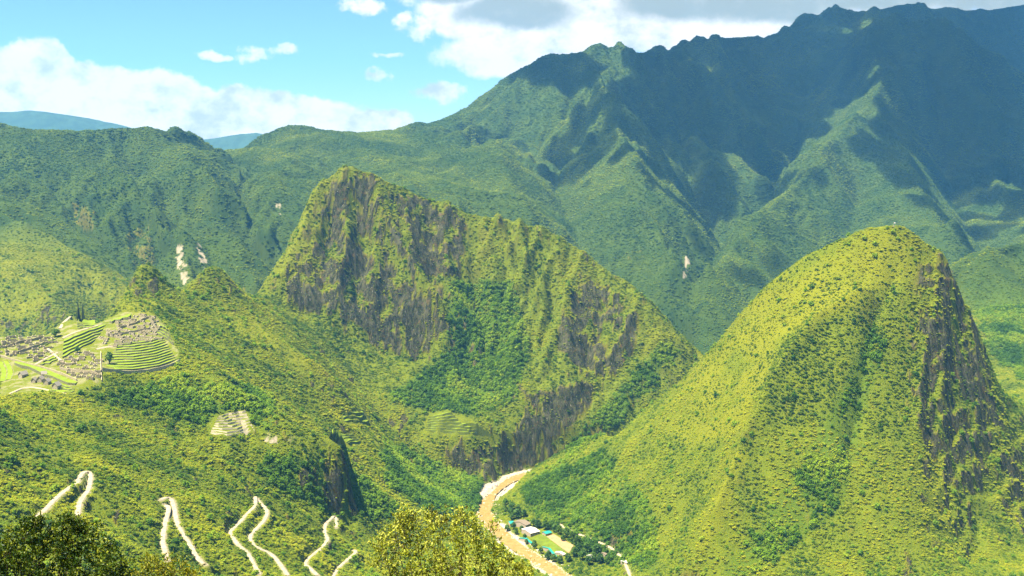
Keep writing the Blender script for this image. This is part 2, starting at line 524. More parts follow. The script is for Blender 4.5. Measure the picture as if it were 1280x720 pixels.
Z = membrane()
yy = Y0 * np.exp(np.arange(NR) * DT)
tt = -T_MAX + np.arange(NC) * DT
YG = np.repeat(yy[:, None], NC, 1)
XG = yy[:, None] * tt[None]
Z = blur(Z, 2)


def grad(z, yv, dt):
    cell = (yv * dt)[:, None]
    gt = np.gradient(z, axis=1) / cell                    # along the bearing
    gq = np.gradient(z, axis=0) / cell                    # along the ray
    t = XG2 / YG2
    return gt, gq - gt * t                                # d/dx, d/dy


XG2, YG2 = XG, YG
zs = blur(Z, 3)
gx, gy = grad(zs, yy, DT)
slope = np.hypot(gx, gy)
farw = sst(YG, 2950, 3700) * 1.0
# near: which mountain
riv_all, _ = line_dist(XG[::4, ::4], YG[::4, ::4], RIVER_ALL)
riv_up = np.repeat(np.repeat(riv_all, 4, 0), 4, 1)[:NR, :NC]
riv_d = blur(riv_up, 3)
n_rows = int(np.searchsorted(yy, 3800))
f_rows = int(np.searchsorted(yy, 2700))
gn = np.zeros_like(Z); gf = np.zeros_like(Z)
wx = fbm(XG / 130, YG / 130, 3, 0.55, 60); wy = fbm(XG / 130, YG / 130, 3, 0.55, 70)
s_ = np.s_[:n_rows]
gn[s_] = gullies(XG[s_] + 55 * wx[s_], YG[s_] + 55 * wy[s_], gx[s_], gy[s_], 74.0, 4, 0.55, 3, 0.85)
s_ = np.s_[f_rows:]
wx = fbm(XG / 700, YG / 700, 3, 0.55, 61); wy = fbm(XG / 700, YG / 700, 3, 0.55, 71)
gf[s_] = gullies(XG[s_] + 220 * wx[s_], YG[s_] + 220 * wy[s_], gx[s_], gy[s_], 430.0, 5, 0.6, 5, 0.9)
PXC, PYC = project(XG, YG, Z)
peak_w = sst(PXC, 300, 360) * sst(YG, 2350, 2430) * sst(-YG, -3100, -2950)
dome_w = sst(PXC, 690, 760) * sst(-YG, -2320, -2200) * sst(YG, 1350, 1450)
mod = 0.35 + 1.3 * sst(fbm(XG / 160, YG / 160, 2, 0.5, 80), -0.25, 0.35)
amp_n = (4.5 + 8.5 * peak_w - 2.0 * dome_w) * mod
sl_w = sst(slope, 0.18, 0.55)
modf = 0.5 + 1.0 * sst(fbm(XG / 900, YG / 900, 2, 0.5, 81), -0.3, 0.3)
amp_f = 56.0 * farw * sst(slope, 0.05, 0.4) * modf
calm = sst(riv_d, 20, 110)
ruin_site = sst(-XG / YG, 0.295, 0.315) * sst(YG, 1330, 1400) * sst(-YG, -1900, -1840)
calm = calm * (1 - 0.9 * ruin_site)
Z = Z + (1 - farw) * amp_n * sl_w * calm * (gn - 0.3) + amp_f * (gf - 0.35) * calm
# the deep ravines of the far mountains
for pl, dep, wid in RAVINES:
    p = np.array(pl, float)
    t_, s__ = px_dir(p[:, 0], p[:, 1])
    pl3 = np.stack([t_ * p[:, 2], p[:, 2], p[:, 2] * 0], 1)
    rr = np.s_[f_rows:]
    d_, _ = line_dist(XG[rr], YG[rr], pl3)
    d_ = d_ + 40 * fbm(XG[rr] / 200, YG[rr] / 200, 2, 0.5, 33)
    Z[rr] -= dep * np.exp(-np.maximum(d_, 0) / wid) * farw[rr]
# the spurs of the far mountains
for pl, dep, wid in SPURS:
    p = np.array(pl, float)
    t_, s__ = px_dir(p[:, 0], p[:, 1])
    pl3 = np.stack([t_ * p[:, 2], p[:, 2], p[:, 2] * 0], 1)
    rr = np.s_[f_rows:]
    d_, _ = line_dist(XG[rr], YG[rr], pl3)
    d_ = d_ + 40 * fbm(XG[rr] / 180, YG[rr] / 180, 2, 0.5, 34)
    Z[rr] += dep * np.exp(-np.maximum(d_, 0) / wid) * farw[rr]
# the two pointed knolls behind the ruins
for px, py, D, hh, w_ in ((186, 342, 2030, 17, 34), (268, 346, 2180, 15, 44)):
    t_, _s = px_dir(px, py)
    kd = np.hypot(XG - float(t_) * D, YG - D) + 14 * fbm(XG / 24, YG / 24, 3, 0.6, 88)
    Z += hh * np.exp(-(np.maximum(kd, 0) / w_) ** 3.2)
# broad lumps, then crags on the steep faces
Z += calm * ((1 - farw) * (9.0 + 6 * dome_w) * fbm(XG / 95, YG / 95, 3, 0.5, 40) * sst(slope, 0.1, 0.4) + farw * 70.0 * fbm(XG / 520, YG / 520, 4, 0.5, 50))
crag = 0.5 - np.abs(fbm(XG / 34, YG / 34, 4, 0.55, 90)) * 1.6
Z += (1 - farw) * calm * sst(slope, 0.7, 1.5) * (2.0 + 13.0 * peak_w) * crag

# ledges: steep faces step down in buttresses
led = 40.0 + 14 * fbm(XG / 200, YG / 200, 2, 0.5, 140)
ph = 2 * math.pi * (Z / led + 1.3 * fbm(XG / 70, YG / 70, 3, 0.5, 150))
cliffs = np.maximum(peak_w, dome_w * sst(PXC, 1130, 1180)) * sst(slope, 0.75, 1.3) * calm * (1 - farw)
Z += cliffs * led / (2 * math.pi) * 0.8 * np.sin(ph)

# finer grid for the mesh
Z = up2(Z)
NR2, NC2 = Z.shape
DT2 = DT / 2
yy2 = Y0 * np.exp(np.arange(NR2) * DT2)
tt2 = -T_MAX + np.arange(NC2) * DT2
YG2 = np.repeat(yy2[:, None], NC2, 1)
XG2 = yy2[:, None] * tt2[None]

gx, gy = grad(blur(Z, 1), yy2, DT2)


def carve(px_lines, h, w, dmin):
    """raise (h > 0) a rib or cut (h < 0) a groove along a line on the ground"""
    for pxs in px_lines:
        pts = [hit(a, b, dmin) for a, b in pxs]
        L = np.array([p for p in pts if p is not None])
        if len(L) < 2:
            continue
        m = 6 * w
        r0, r1 = np.searchsorted(yy2, [L[:, 1].min() - m, L[:, 1].max() + m])
        s_ = np.s_[r0:r1]
        d, _ = line_dist(XG2[s_], YG2[s_], L)
        d = d + 3.0 * fbm(XG2[s_] / 15, YG2[s_] / 15, 2, 0.5, 55)
        Z[s_] += h * np.exp(-np.maximum(d, 0) / w)


gx, gy = grad(blur(Z, 1), yy2, DT2)
slope = np.hypot(gx, gy)


def sample(grid, x, y):
    x = np.asarray(x, float); y = np.asarray(y, float)
    c = np.clip((x / y + T_MAX) / DT2, 0, NC2 - 1.001)
    r = np.clip(np.log(np.maximum(y, Y0) / Y0) / DT2, 0, NR2 - 1.001)
    c0, r0 = c.astype(int), r.astype(int)
    fc, fr = c - c0, r - r0
    return (grid[r0, c0] * (1 - fc) + grid[r0, c0 + 1] * fc) * (1 - fr) + (grid[r0 + 1, c0] * (1 - fc) + grid[r0 + 1, c0 + 1] * fc) * fr


def hit(px, py, dmin=600.0, dmax=11000.0):
    """where the ray through a pixel meets the ground"""
    t, s = px_dir(px, py)
    ys = np.exp(np.linspace(math.log(dmin), math.log(dmax), 4000))
    h = sample(Z, t * ys, ys) - (CAMZ + s * ys)
    k = np.argmax(h > 0)
    if not h[k] > 0:
        return None
    f = -h[k - 1] / (h[k] - h[k - 1]) if k else 0
    y = ys[k - 1] + f * (ys[k] - ys[k - 1]) if k else ys[0]
    return np.array([t * y, y, CAMZ + s * y])


RIBS = [[(622, 275), (606, 312), (592, 350)], [(650, 280), (632, 325), (612, 372)], [(676, 292), (652, 338), (632, 390)], [(700, 304), (676, 352), (654, 405), (640, 440)],
        [(728, 322), (708, 372), (694, 420), (676, 470)], [(560, 262), (556, 300), (560, 335)], [(470, 258), (498, 305), (520, 345), (545, 388)], [(428, 232), (405, 268), (396, 300)],
        [(440, 290), (430, 330), (425, 370), (470, 420)], [(800, 375), (782, 420), (762, 455)]]
GROOVES = [[(612, 280), (598, 318)], [(640, 285), (620, 335)], [(664, 292), (642, 345), (622, 385)], [(690, 305), (664, 360), (644, 410)], [(714, 325), (692, 380), (670, 440)], [(535, 262), (535, 310), (540, 345)],
           [(450, 262), (470, 300), (490, 340)], [(410, 300), (405, 340), (400, 380)], [(760, 360), (745, 410), (735, 450)]]
DOME_GROOVES = [[(1118, 338), (1094, 385), (1084, 430), (1072, 500), (1060, 560)], [(1205, 380), (1195, 430), (1192, 500), (1190, 560)], [(1165, 440), (1160, 500), (1165, 560)]]
DOME_RIBS = [[(1188, 340), (1170, 400), (1152, 470), (1148, 540)], [(1182, 420), (1178, 480), (1180, 560)], [(1085, 372), (1020, 402), (970, 470), (928, 556), (895, 640)], [(1218, 420), (1222, 500), (1220, 560)]]
carve([[(545, 290), (575, 335), (600, 380)]], -30.0, 38.0, 2200)
carve([[(474, 250), (500, 312), (528, 358), (552, 396)], [(436, 240), (432, 300), (420, 345)]], 26.0, 18.0, 2200)
carve(RIBS, 25.0, 11.0, 2200)
carve(GROOVES, -17.0, 10.0, 2200)
carve(DOME_GROOVES, -20.0, 10.0, 1300)
carve(DOME_RIBS, 17.0, 10.0, 1300)
Z = blur(Z, 1)
fr = 1 - sst(YG2, 2950, 3300)
stp = sst(slope if False else np.hypot(*grad(blur(Z, 2), yy2, DT2)), 0.7, 1.3)
RUF = sst(-np.abs(YG2 - 2600), -420, -250) * sst(XG2, -620, -520) * sst(-XG2, -620, -480)
Z += fr * stp * (2.0 + 5.0 * RUF) * fbm(XG2 / 17, YG2 / 17, 4, 0.6, 160)
gx, gy = grad(blur(Z, 1), yy2, DT2)
slope = np.hypot(gx, gy)


def grid_mesh(name, rows, cols, attrs=None, mat=None, keep=None):
    xs, ys, zs_ = XG2[rows][:, cols], YG2[rows][:, cols], Z[rows][:, cols]
    nr, nc = xs.shape
    co = np.stack([xs, ys, zs_], -1).reshape(-1, 3).astype(np.float32)
    i = np.arange(nr * nc).reshape(nr, nc)
    q = np.stack([i[:-1, :-1], i[:-1, 1:], i[1:, 1:], i[1:, :-1]], -1).reshape(-1, 4)
    used = None
    if keep is not None:
        q = q[keep[rows][:, cols][:-1, :-1].reshape(-1)]
        used, q = np.unique(q, return_inverse=True)
        q = q.reshape(-1, 4)
        co = co[used]
    me = bpy.data.meshes.new(name)
    me.vertices.add(len(co)); me.vertices.foreach_set("co", co.ravel())
    me.loops.add(q.size); me.loops.foreach_set("vertex_index", q.ravel().astype(np.int32))
    me.polygons.add(len(q)); me.polygons.foreach_set("loop_start", np.arange(0, q.size, 4, dtype=np.int32))
    me.polygons.foreach_set("use_smooth", np.ones(len(q), bool))
    for k, v in (attrs or {}).items():
        at = me.attributes.new(k, 'FLOAT', 'POINT')
        vv = v[rows][:, cols].reshape(-1).astype(np.float32)
        at.data.foreach_set("value", vv if used is None else vv[used])
    me.update(calc_edges=True)
    if mat:
        me.materials.append(mat)
    o = bpy.data.objects.new(name, me)
    COL.objects.link(o)
    return o

# ---------------------------------------------------------------- haze: still, even air over the whole country
def box(name, x0, x1, y0, y1, z0, z1):
    bm = bmesh.new()
    bmesh.ops.create_cube(bm, size=1.0)
    for v in bm.verts:
        v.co = ((x0 + x1) / 2 + v.co.x * (x1 - x0), (y0 + y1) / 2 + v.co.y * (y1 - y0), (z0 + z1) / 2 + v.co.z * (z1 - z0))
    me = bpy.data.meshes.new(name)
    bm.to_mesh(me); bm.free()
    o = bpy.data.objects.new(name, me)
    COL.objects.link(o)
    return o


HAZE_DENSITY = 3.1e-5
hz = box("haze", -15000, 15000, -1500, 15500, -9, 1800)
hm = bpy.data.materials.new("haze_air"); hm.use_nodes = True
hm.node_tree.nodes.clear()
_T = NT(hm.node_tree)
_o = _T.n('ShaderNodeOutputMaterial'); _v = _T.n('ShaderNodeVolumePrincipled')
_v.inputs['Color'].default_value = (0.16, 0.52, 1.0, 1)
_v.inputs['Density'].default_value = HAZE_DENSITY
_v.inputs['Anisotropy'].default_value = 0.2
_T.lk(_v.outputs[0], _o.inputs['Volume'])
hz.data.materials.append(hm)
hz['kind'] = 'stuff'; hz['label'] = "thin blue haze over the far mountains"; hz['category'] = "haze"

# ---------------------------------------------------------------- the river bed, the roads cut into the slope
ROADS = [
    [(40, 652), (47, 646), (59, 635), (72, 625), (87, 612), (95, 602), (97, 595), (103, 591), (110, 590.5), (114, 594), (111, 607), (105, 620), (99, 637), (97, 645)],
    [(209, 703), (206, 690), (203, 675), (205, 655), (211, 640), (211, 634), (207, 630)],
    [(201, 624), (206, 621), (212, 620), (217, 627), (221, 650), (227, 665), (237, 682), (247, 697), (257, 711)],
    [(319, 618), (320, 627), (319, 636), (312, 644), (297, 651), (287, 659), (290, 670), (299, 681), (310, 690), (317, 706), (325, 722)],
    [(321, 619), (324, 628), (332, 637), (335, 646), (329, 654), (320, 659), (312, 665), (314, 676), (324, 685), (337, 692), (347, 702), (360, 722)],
    [(420, 660), (421, 654), (419, 647), (412, 646.5), (407, 651), (406, 660), (406, 666), (410, 675), (409, 684), (400, 688), (387, 692), (380, 699), (385, 707), (397, 722)],
    [(440, 687), (445, 690), (444, 696), (435, 701), (422, 706), (415, 720)],
]
TRAIL = [(700, 655), (710, 662), (723, 667), (737, 673), (755, 680), (765, 685), (775, 694), (781, 702), (787, 718), (792, 730)]


def near_slice(x0, x1, y0, y1):
    r0, r1 = np.searchsorted(yy2, [y0, y1])
    c0 = max(0, int((min(x0 / y0, x0 / y1) + T_MAX) / DT2))
    c1 = min(NC2, int((max(x1 / y0, x1 / y1) + T_MAX) / DT2) + 2)
    return np.s_[r0:r1, c0:c1]


def smooth3(p, n=8, it=2):
    """evenly resampled and smoothed 3-D polyline"""
    p = np.asarray(p, float)
    for _ in range(it):
        q = np.empty((2 * len(p), 3))
        q[0], q[-1] = p[0], p[-1]
        q[1:-1:2] = p[:-1] * 0.75 + p[1:] * 0.25
        q[2:-1:2] = p[:-1] * 0.25 + p[1:] * 0.75
        p = q
    return p


def ground_line(pxs, lim=1e9, dmin=700):
    pts = []
    for p in pxs:
        h = hit(p[0], p[1], dmin)
        if h is None:
            continue
        if pts and np.linalg.norm(h[:2] - pts[-1][:2]) > lim:
            h2 = pts[-1] + (h - pts[-1]) * (lim / np.linalg.norm(h[:2] - pts[-1][:2]))
            h2[2] = sample(Z, h2[0], h2[1])
            h = h2
        pts.append(h)
    return np.array(pts)


RIV = np.array([(x, y, 0.0) for x, y, _ in RIVER_NEAR[1:] + RIVER + RIVER_FAR[:3]])
RIV = smooth3(RIV)
sl_ = near_slice(-300, 700, 1250, 2600)
rd, _ = line_dist(XG2[sl_], YG2[sl_], RIV)
RIVD = np.full(Z.shape, 999.0, np.float32)
RIVD[sl_] = rd
# valley floor: bed, banks, then the natural slope
vis_w = 13.0
wobble = 6 * fbm(XG2[sl_] / 30, YG2[sl_] / 30, 3, 0.5, 21)
dd = rd + wobble
bed = -3.0 + 4.5 * sst(dd, vis_w - 4, vis_w + 7) + 3.0 * sst(dd, 30, 60)
Z[sl_] = Z[sl_] + (bed - Z[sl_]) * (1 - sst(dd, 22, 46))

road_lines = []
ROADD = np.full(Z.shape, 999.0, np.float32)
for k, pxs in enumerate(ROADS):
    L = ground_line(pxs, 60)
    L[:, 2] = np.convolve(np.pad(L[:, 2], 2, mode='edge'), np.ones(5) / 5, 'valid') if len(L) > 5 else L[:, 2]
    L = smooth3(L)
    road_lines.append(L)
L = ground_line(TRAIL, 80)
trail_line = smooth3(L)
road_w = [2.5, 2.5, 2.4, 2.2, 2.2, 2.1, 2.1, 1.9]
for L, w in zip(road_lines + [trail_line], road_w):
    s_ = near_slice(L[:, 0].min() - 30, L[:, 0].max() + 30, L[:, 1].min() - 30, L[:, 1].max() + 30)
    d, z = line_dist(XG2[s_], YG2[s_], L)
    f = 1 - sst(d, w + 1.0, w + 7.0)
    Z[s_] = Z[s_] * (1 - f) + (z - 0.35) * f
    ROADD[s_] = np.minimum(ROADD[s_], d - w)

gx, gy = grad(blur(Z, 1), yy2, DT2)
slope = np.hypot(gx, gy)

# ---------------------------------------------------------------- what covers the ground, one value per vertex
PX, PY = project(XG2, YG2, Z)
tanv = (Z - CAMZ) / YG2
tanv[:int(np.searchsorted(yy2, 500))] = -1
cm = np.maximum.accumulate(tanv, axis=0)
VIS = tanv >= cm - 9.0 / YG2 * 1.0            # within about nine metres of being seen
FARW = sst(YG2, 2950, 3300)


def poly_mask(polys, soft=2):
    """weights painted for areas of ground, looked up where the ground stands"""
    H_, W_ = 360, 640
    g = np.zeros((H_, W_))
    gy_, gx_ = np.mgrid[0:H_, 0:W_]
    cx, cy = gx_ * 2 + 1, gy_ * 2 + 1
    for wgt, pts in polys:
        ins = np.zeros((H_, W_), bool)
        n = len(pts)
        for i in range(n):
            x1, y1 = pts[i]; x2, y2 = pts[(i + 1) % n]
            if y1 == y2:
                continue
            c = ((y1 > cy) != (y2 > cy)) & (cx < (x2 - x1) * (cy - y1) / (y2 - y1) + x1)
            ins ^= c
        g = np.maximum(g, ins * wgt)
    g = blur(g, soft)
    ix = np.clip((PX / 2).astype(int), 0, W_ - 1); iy = np.clip((PY / 2).astype(int), 0, H_ - 1)
    ok = (PX >= 0) & (PX < 1280) & (PY >= 0) & (PY < 720) & VIS
    return np.where(ok, g[iy, ix], 0).astype(np.float32)


ROCK_P = [
    (.68, [(365, 312), (400, 302), (440, 300), (500, 340), (545, 385), (560, 408), (535, 440), (497, 448), (470, 425), (440, 400), (400, 392), (350, 375)]),
    (.5, [(412, 228), (458, 222), (470, 262), (430, 282), (400, 272)]),
    (.75, [(498, 238), (560, 258), (562, 340), (520, 345), (488, 295)]),
    (.45, [(562, 268), (622, 285), (612, 352), (565, 345)]),
    (.7, [(705, 395), (728, 342), (800, 388), (802, 430), (772, 465), (735, 472), (695, 432)]),
    (.85, [(652, 492), (742, 478), (738, 520), (702, 547), (658, 535)]),
    (.5, [(536, 556), (600, 560), (662, 562), (652, 592), (600, 599), (545, 588)]),
    (.55, [(1155, 400), (1192, 362), (1212, 420), (1240, 505), (1242, 590), (1212, 602), (1168, 612), (1148, 520)]),
    (.55, [(1083, 378), (1112, 366), (1104, 425), (1086, 415)]),
    (.5, [(1130, 330), (1190, 330), (1200, 365), (1160, 372)]),
    (.6, [(163, 512), (235, 538), (237, 553), (165, 522)]),
    (.45, [(432, 556), (466, 578), (458, 622), (436, 596)]),
    (.9, [(484, 526), (506, 520), (502, 556), (488, 548)]),
    (.6, [(640, 470), (660, 470), (655, 500), (640, 500)]),
    (.5, [(160, 348), (184, 334), (206, 350), (196, 376), (165, 382)]), (.45, [(236, 360), (262, 337), (300, 354), (312, 382), (242, 384)]),
    (.8, [(158, 288), (186, 290), (196, 326), (180, 336), (164, 320)]),
    (.55, [(92, 255), (120, 262), (118, 285), (95, 278)]), (.5, [(20, 400), (60, 380), (80, 395), (70, 415), (0, 418), (0, 400)]),
    (.5, [(778, 315), (802, 308), (800, 326), (782, 330)]),
]
BARE_P = [(.8, [(219, 308), (227, 308), (237, 345), (229, 356), (223, 335)]), (.75, [(246, 305), (250, 304), (259, 330), (256, 343), (250, 330)]), (.6, [(344, 254), (349, 254), (352, 269), (346, 267)]),
          (.8, [(857, 320), (862, 326), (858, 346), (853, 351), (856, 335)]), (.3, [(318, 540), (345, 540), (385, 550), (380, 560), (330, 552)]), (.5, [(640, 585), (660, 580), (655, 592), (645, 596)])]
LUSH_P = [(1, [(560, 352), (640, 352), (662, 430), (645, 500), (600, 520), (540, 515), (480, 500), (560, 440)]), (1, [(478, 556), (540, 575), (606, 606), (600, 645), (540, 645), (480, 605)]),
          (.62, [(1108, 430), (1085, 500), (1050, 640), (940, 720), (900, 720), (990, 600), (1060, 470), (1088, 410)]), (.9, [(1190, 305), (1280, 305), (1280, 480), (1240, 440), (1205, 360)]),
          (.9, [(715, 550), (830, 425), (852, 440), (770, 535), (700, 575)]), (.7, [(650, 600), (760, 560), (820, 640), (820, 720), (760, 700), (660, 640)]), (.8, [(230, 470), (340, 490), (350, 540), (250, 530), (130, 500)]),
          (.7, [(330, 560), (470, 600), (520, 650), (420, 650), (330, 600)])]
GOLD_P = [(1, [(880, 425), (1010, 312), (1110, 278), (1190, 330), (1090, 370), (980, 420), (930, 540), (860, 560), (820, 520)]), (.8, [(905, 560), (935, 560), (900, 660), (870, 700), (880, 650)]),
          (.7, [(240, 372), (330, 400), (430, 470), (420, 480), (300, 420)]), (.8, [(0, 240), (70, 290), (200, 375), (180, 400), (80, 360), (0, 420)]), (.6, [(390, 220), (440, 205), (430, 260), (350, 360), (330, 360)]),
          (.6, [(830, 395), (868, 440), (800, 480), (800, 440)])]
FOREST_P = [(1, [(0, 150), (290, 180), (300, 240), (140, 240), (60, 200), (0, 210)])]
rock_m, bare_m, lush_m, gold_m = poly_mask(ROCK_P, 3), poly_mask(BARE_P, 0), poly_mask(LUSH_P, 6), poly_mask(GOLD_P, 6)
n_a = fbm(XG2 / 22, YG2 / 22, 4, 0.6, 100)
n_v = fbm(XG2 / 9 , Z / 60 + YG2 / 40, 3, 0.6, 110)
ROCK = sst(rock_m * 1.15 + 0.5 * np.clip(slope - 1.3, -0.7, 1.3) + 1.1 * n_a + 1.1 * n_v, 0.5, 1.0) * (1 - 0.35 * FARW)
ROCK *= 1 - 0.95 * FARW * (rock_m < 0.05)
ROCK *= 1 - sst(gold_m, .3, .9) * (rock_m < .2) * .7
green_m = poly_mask([(1, [(585, 268), (700, 300), (726, 330), (700, 395), (690, 470), (640, 480), (600, 400), (575, 350)]), (1, [(800, 372), (872, 440), (720, 560), (690, 555), (790, 455)]),
                     (1, [(880, 425), (1010, 312), (1110, 278), (1150, 330), (1130, 520), (1100, 720), (860, 720), (700, 600)])], 3)
ROCK *= 1 - 0.75 * green_m
BARE = sst(bare_m + 1.3 * fbm(XG2 / 11, YG2 / 26, 3, 0.6, 120), 0.55, 0.9) * (bare_m > 0.02)
GRAV = np.zeros_like(Z)
gw = 12 + 24 * np.clip(fbm(XG2[sl_] / 60, YG2[sl_] / 60, 2, 0.5, 23) + 0.05, 0, 1) + 22 * sst(YG2[sl_], 2120, 2200)
GRAV[sl_] = (1 - sst(dd, gw - 2, gw + 3)) * (1 - sst(Z[sl_], 3.5, 7.0)) * (1 - sst(slope[sl_], 0.5, 0.9))
RUIN_P = [(1, [(0, 420), (58, 417), (72, 402), (95, 394), (118, 405), (150, 391), (186, 389), (206, 404), (224, 440), (224, 454), (170, 466), (130, 464), (126, 480), (95, 492), (62, 490), (0, 494)])]
FIELD_P = [(1, [(262, 545), (258, 530), (272, 517), (306, 511), (322, 540)]), (1, [(395, 560), (412, 543), (442, 540), (456, 556)]), (1, [(425, 530), (426, 514), (455, 512), (466, 532)]),
           (1, [(528, 542), (532, 518), (562, 512), (596, 528), (622, 548), (590, 546)])]
CAMP_P = [(1, [(632, 652), (664, 652), (694, 662), (720, 684), (712, 698), (696, 702), (672, 688), (645, 674)])]
RUIN, FIELD, CAMP = poly_mask(RUIN_P, 1), poly_mask(FIELD_P, 1), poly_mask(CAMP_P, 1)
near_only = (YG2 < 2500)
CLEAR = np.maximum(np.maximum(RUIN, FIELD), CAMP * 1.0) * near_only
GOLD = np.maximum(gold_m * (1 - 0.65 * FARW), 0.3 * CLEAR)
ROCK *= 1 - CLEAR
BARE = np.maximum(BARE, RUIN * near_only * 0.45 * sst(fbm(XG2 / 8, YG2 / 8, 3, 0.6, 130), -0.05, 0.35))
near_r = np.clip(1 - ROADD / 3.0, 0, 1)
BARE = np.maximum(BARE, near_r * 0.8)
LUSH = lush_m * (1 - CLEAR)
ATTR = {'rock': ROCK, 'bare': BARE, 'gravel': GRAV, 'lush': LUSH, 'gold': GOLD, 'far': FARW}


def terrain_material():
    mat = bpy.data.materials.new("mountain_ground")
    mat.use_nodes = True
    T = NT(mat.node_tree)
    bs = mat.node_tree.nodes["Principled BSDF"]
    geo = T.n('ShaderNodeNewGeometry')
    P = geo.outputs['Position']
    n_big = T.noise(P, 0.012, 5, 0.6)
    n_mid = T.noise(P, 0.06, 5, 0.65)
    n_fine = T.noise(P, 0.35, 4, 0.7)
    streak = T.noise(T.mapv(P, (1, 1, 0.16)), 0.11, 6, 0.7)
    streak2 = T.noise(T.mapv(P, (1, 1, 0.10)), 0.35, 4, 0.6)
    grass = T.mix(T.sstep(n_mid, 0.35, 0.65), C(*GRASS_A), C(*GRASS_B))
    grass = T.mix(T.sstep(n_fine, 0.45, 0.75), grass, C(*GRASS_C))
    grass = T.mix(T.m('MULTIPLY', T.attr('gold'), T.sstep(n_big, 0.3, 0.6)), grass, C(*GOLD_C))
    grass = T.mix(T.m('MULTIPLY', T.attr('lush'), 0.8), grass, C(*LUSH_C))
    grass = T.mix(T.attr('far'), grass, T.mix(T.sstep(n_big, 0.3, 0.7), C(*FAR_A), C(*FAR_B)))
    rock = T.mix(T.sstep(streak, 0.42, 0.62), C(0.014, 0.013, 0.006), C(0.075, 0.067, 0.034))
    rock = T.mix(T.sstep(streak2, 0.62, 0.74), rock, C(0.30, 0.28, 0.20))
    rock = T.mix(T.m('MULTIPLY', T.sstep(n_mid, 0.55, 0.7), 0.75), rock, C(0.12, 0.07, 0.018))
    rock = T.mix(T.m('MULTIPLY', T.sstep(n_fine, 0.5, 0.64), 0.7), rock, C(*GRASS_B))
    rk = T.attr('rock')
    scrub = T.mix(T.sstep(n_fine, 0.35, 0.65), C(0.13, 0.105, 0.008), C(0.085, 0.10, 0.005))
    col = T.mix(T.sstep(rk, 0.0, 0.5), grass, scrub)
    col = T.mix(T.sstep(rk, 0.45, 0.9), col, rock)
    col = T.mix(T.attr('bare'), col, T.mix(n_fine, C(0.17, 0.135, 0.07), C(0.36, 0.30, 0.20)))
    grav = T.mix(T.sstep(n_fine, 0.3, 0.7), C(0.24, 0.19, 0.11), C(0.50, 0.43, 0.31))
    col = T.mix(T.attr('gravel'), col, grav)
    T.lk(col, bs.inputs['Base Color'])
    bs.inputs['Roughness'].default_value = 0.95
    bs.inputs['Specular IOR Level'].default_value = 0.15
    bump = T.n('ShaderNodeBump')
    bump.inputs['Strength'].default_value = 0.9
    bump.inputs['Distance'].default_value = 1.0
    hgt = T.m('ADD', T.m('MULTIPLY', T.noise(P, 0.45, 4, 0.6), 2.2), T.m('MULTIPLY', T.m('MULTIPLY', streak, T.attr('rock')), 8.0))
    T.lk(hgt, bump.inputs['Height'])
    T.lk(bump.outputs[0], bs.inputs['Normal'])
    return mat


GRASS_A, GRASS_B, GRASS_C = (0.104, 0.126, 0.002), (0.070, 0.098, 0.002), (0.140, 0.145, 0.004)  # ground kept darker than the shrubs: shade between plants put into its colour
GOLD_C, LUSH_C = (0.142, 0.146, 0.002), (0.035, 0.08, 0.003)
FAR_A, FAR_B = (0.020, 0.042, 0.004), (0.042, 0.066, 0.004)  # far ground darkened the same way, as shade between the crowns
M_TERR = terrain_material()

# ---------------------------------------------------------------- the ground, one sheet of terrain split where one mountain ends and the next begins
rows0 = int(np.searchsorted(yy2, 255))


def inside(x, y, poly):
    r = np.zeros(x.shape, bool)
    n = len(poly)
    for i in range(n):
        x1, y1 = poly[i]; x2, y2 = poly[(i + 1) % n]
        if y1 != y2:
            r ^= ((y1 > y) != (y2 > y)) & (x < (x2 - x1) * (y - y1) / (y2 - y1) + x1)
    return r


riv_xy = [(p[0], p[1]) for p in smooth3(np.array(RIVER_ALL, float))]
saddle = [hit(310, 372)[:2], hit(400, 470)[:2] if hit(400, 470) is not None else (-380, 2200)]
rx = np.array(riv_xy)
d1 = inside(XG2, YG2, riv_xy + [(-1500, 100), (1300, 100)])               # everything on the ruins' side of the river
PEAKM = d1 & inside(XG2, YG2, [(-900, 3400), (-560, 2600), (-520, 2370), (-400, 2310), (-340, 2230), (-200, 2190), (-90, 2090), (-20, 2080), (200, 2100), (900, 2400), (900, 3400)])
DOMEM = ~d1 & inside(XG2, YG2, [(-300, 1800), (1000, 1150), (1000, 1600), (900, 2000), (930, 2300), (800, 2560), (400, 2500), (0, 2400)])
FARM = ~d1 & ~DOMEM
LEFTM = FARM & (PX < 292 - (YG2 < 3600) * 0) & (XG2 < -200)
HILLM = d1 & ~PEAKM
parts = [("hillside", HILLM), ("mountain_peak", PEAKM), ("mountain", DOMEM), ("hills", LEFTM), ("mountain_range", FARM & ~LEFTM)]
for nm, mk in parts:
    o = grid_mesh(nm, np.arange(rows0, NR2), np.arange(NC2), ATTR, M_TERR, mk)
    o['kind'] = 'structure'

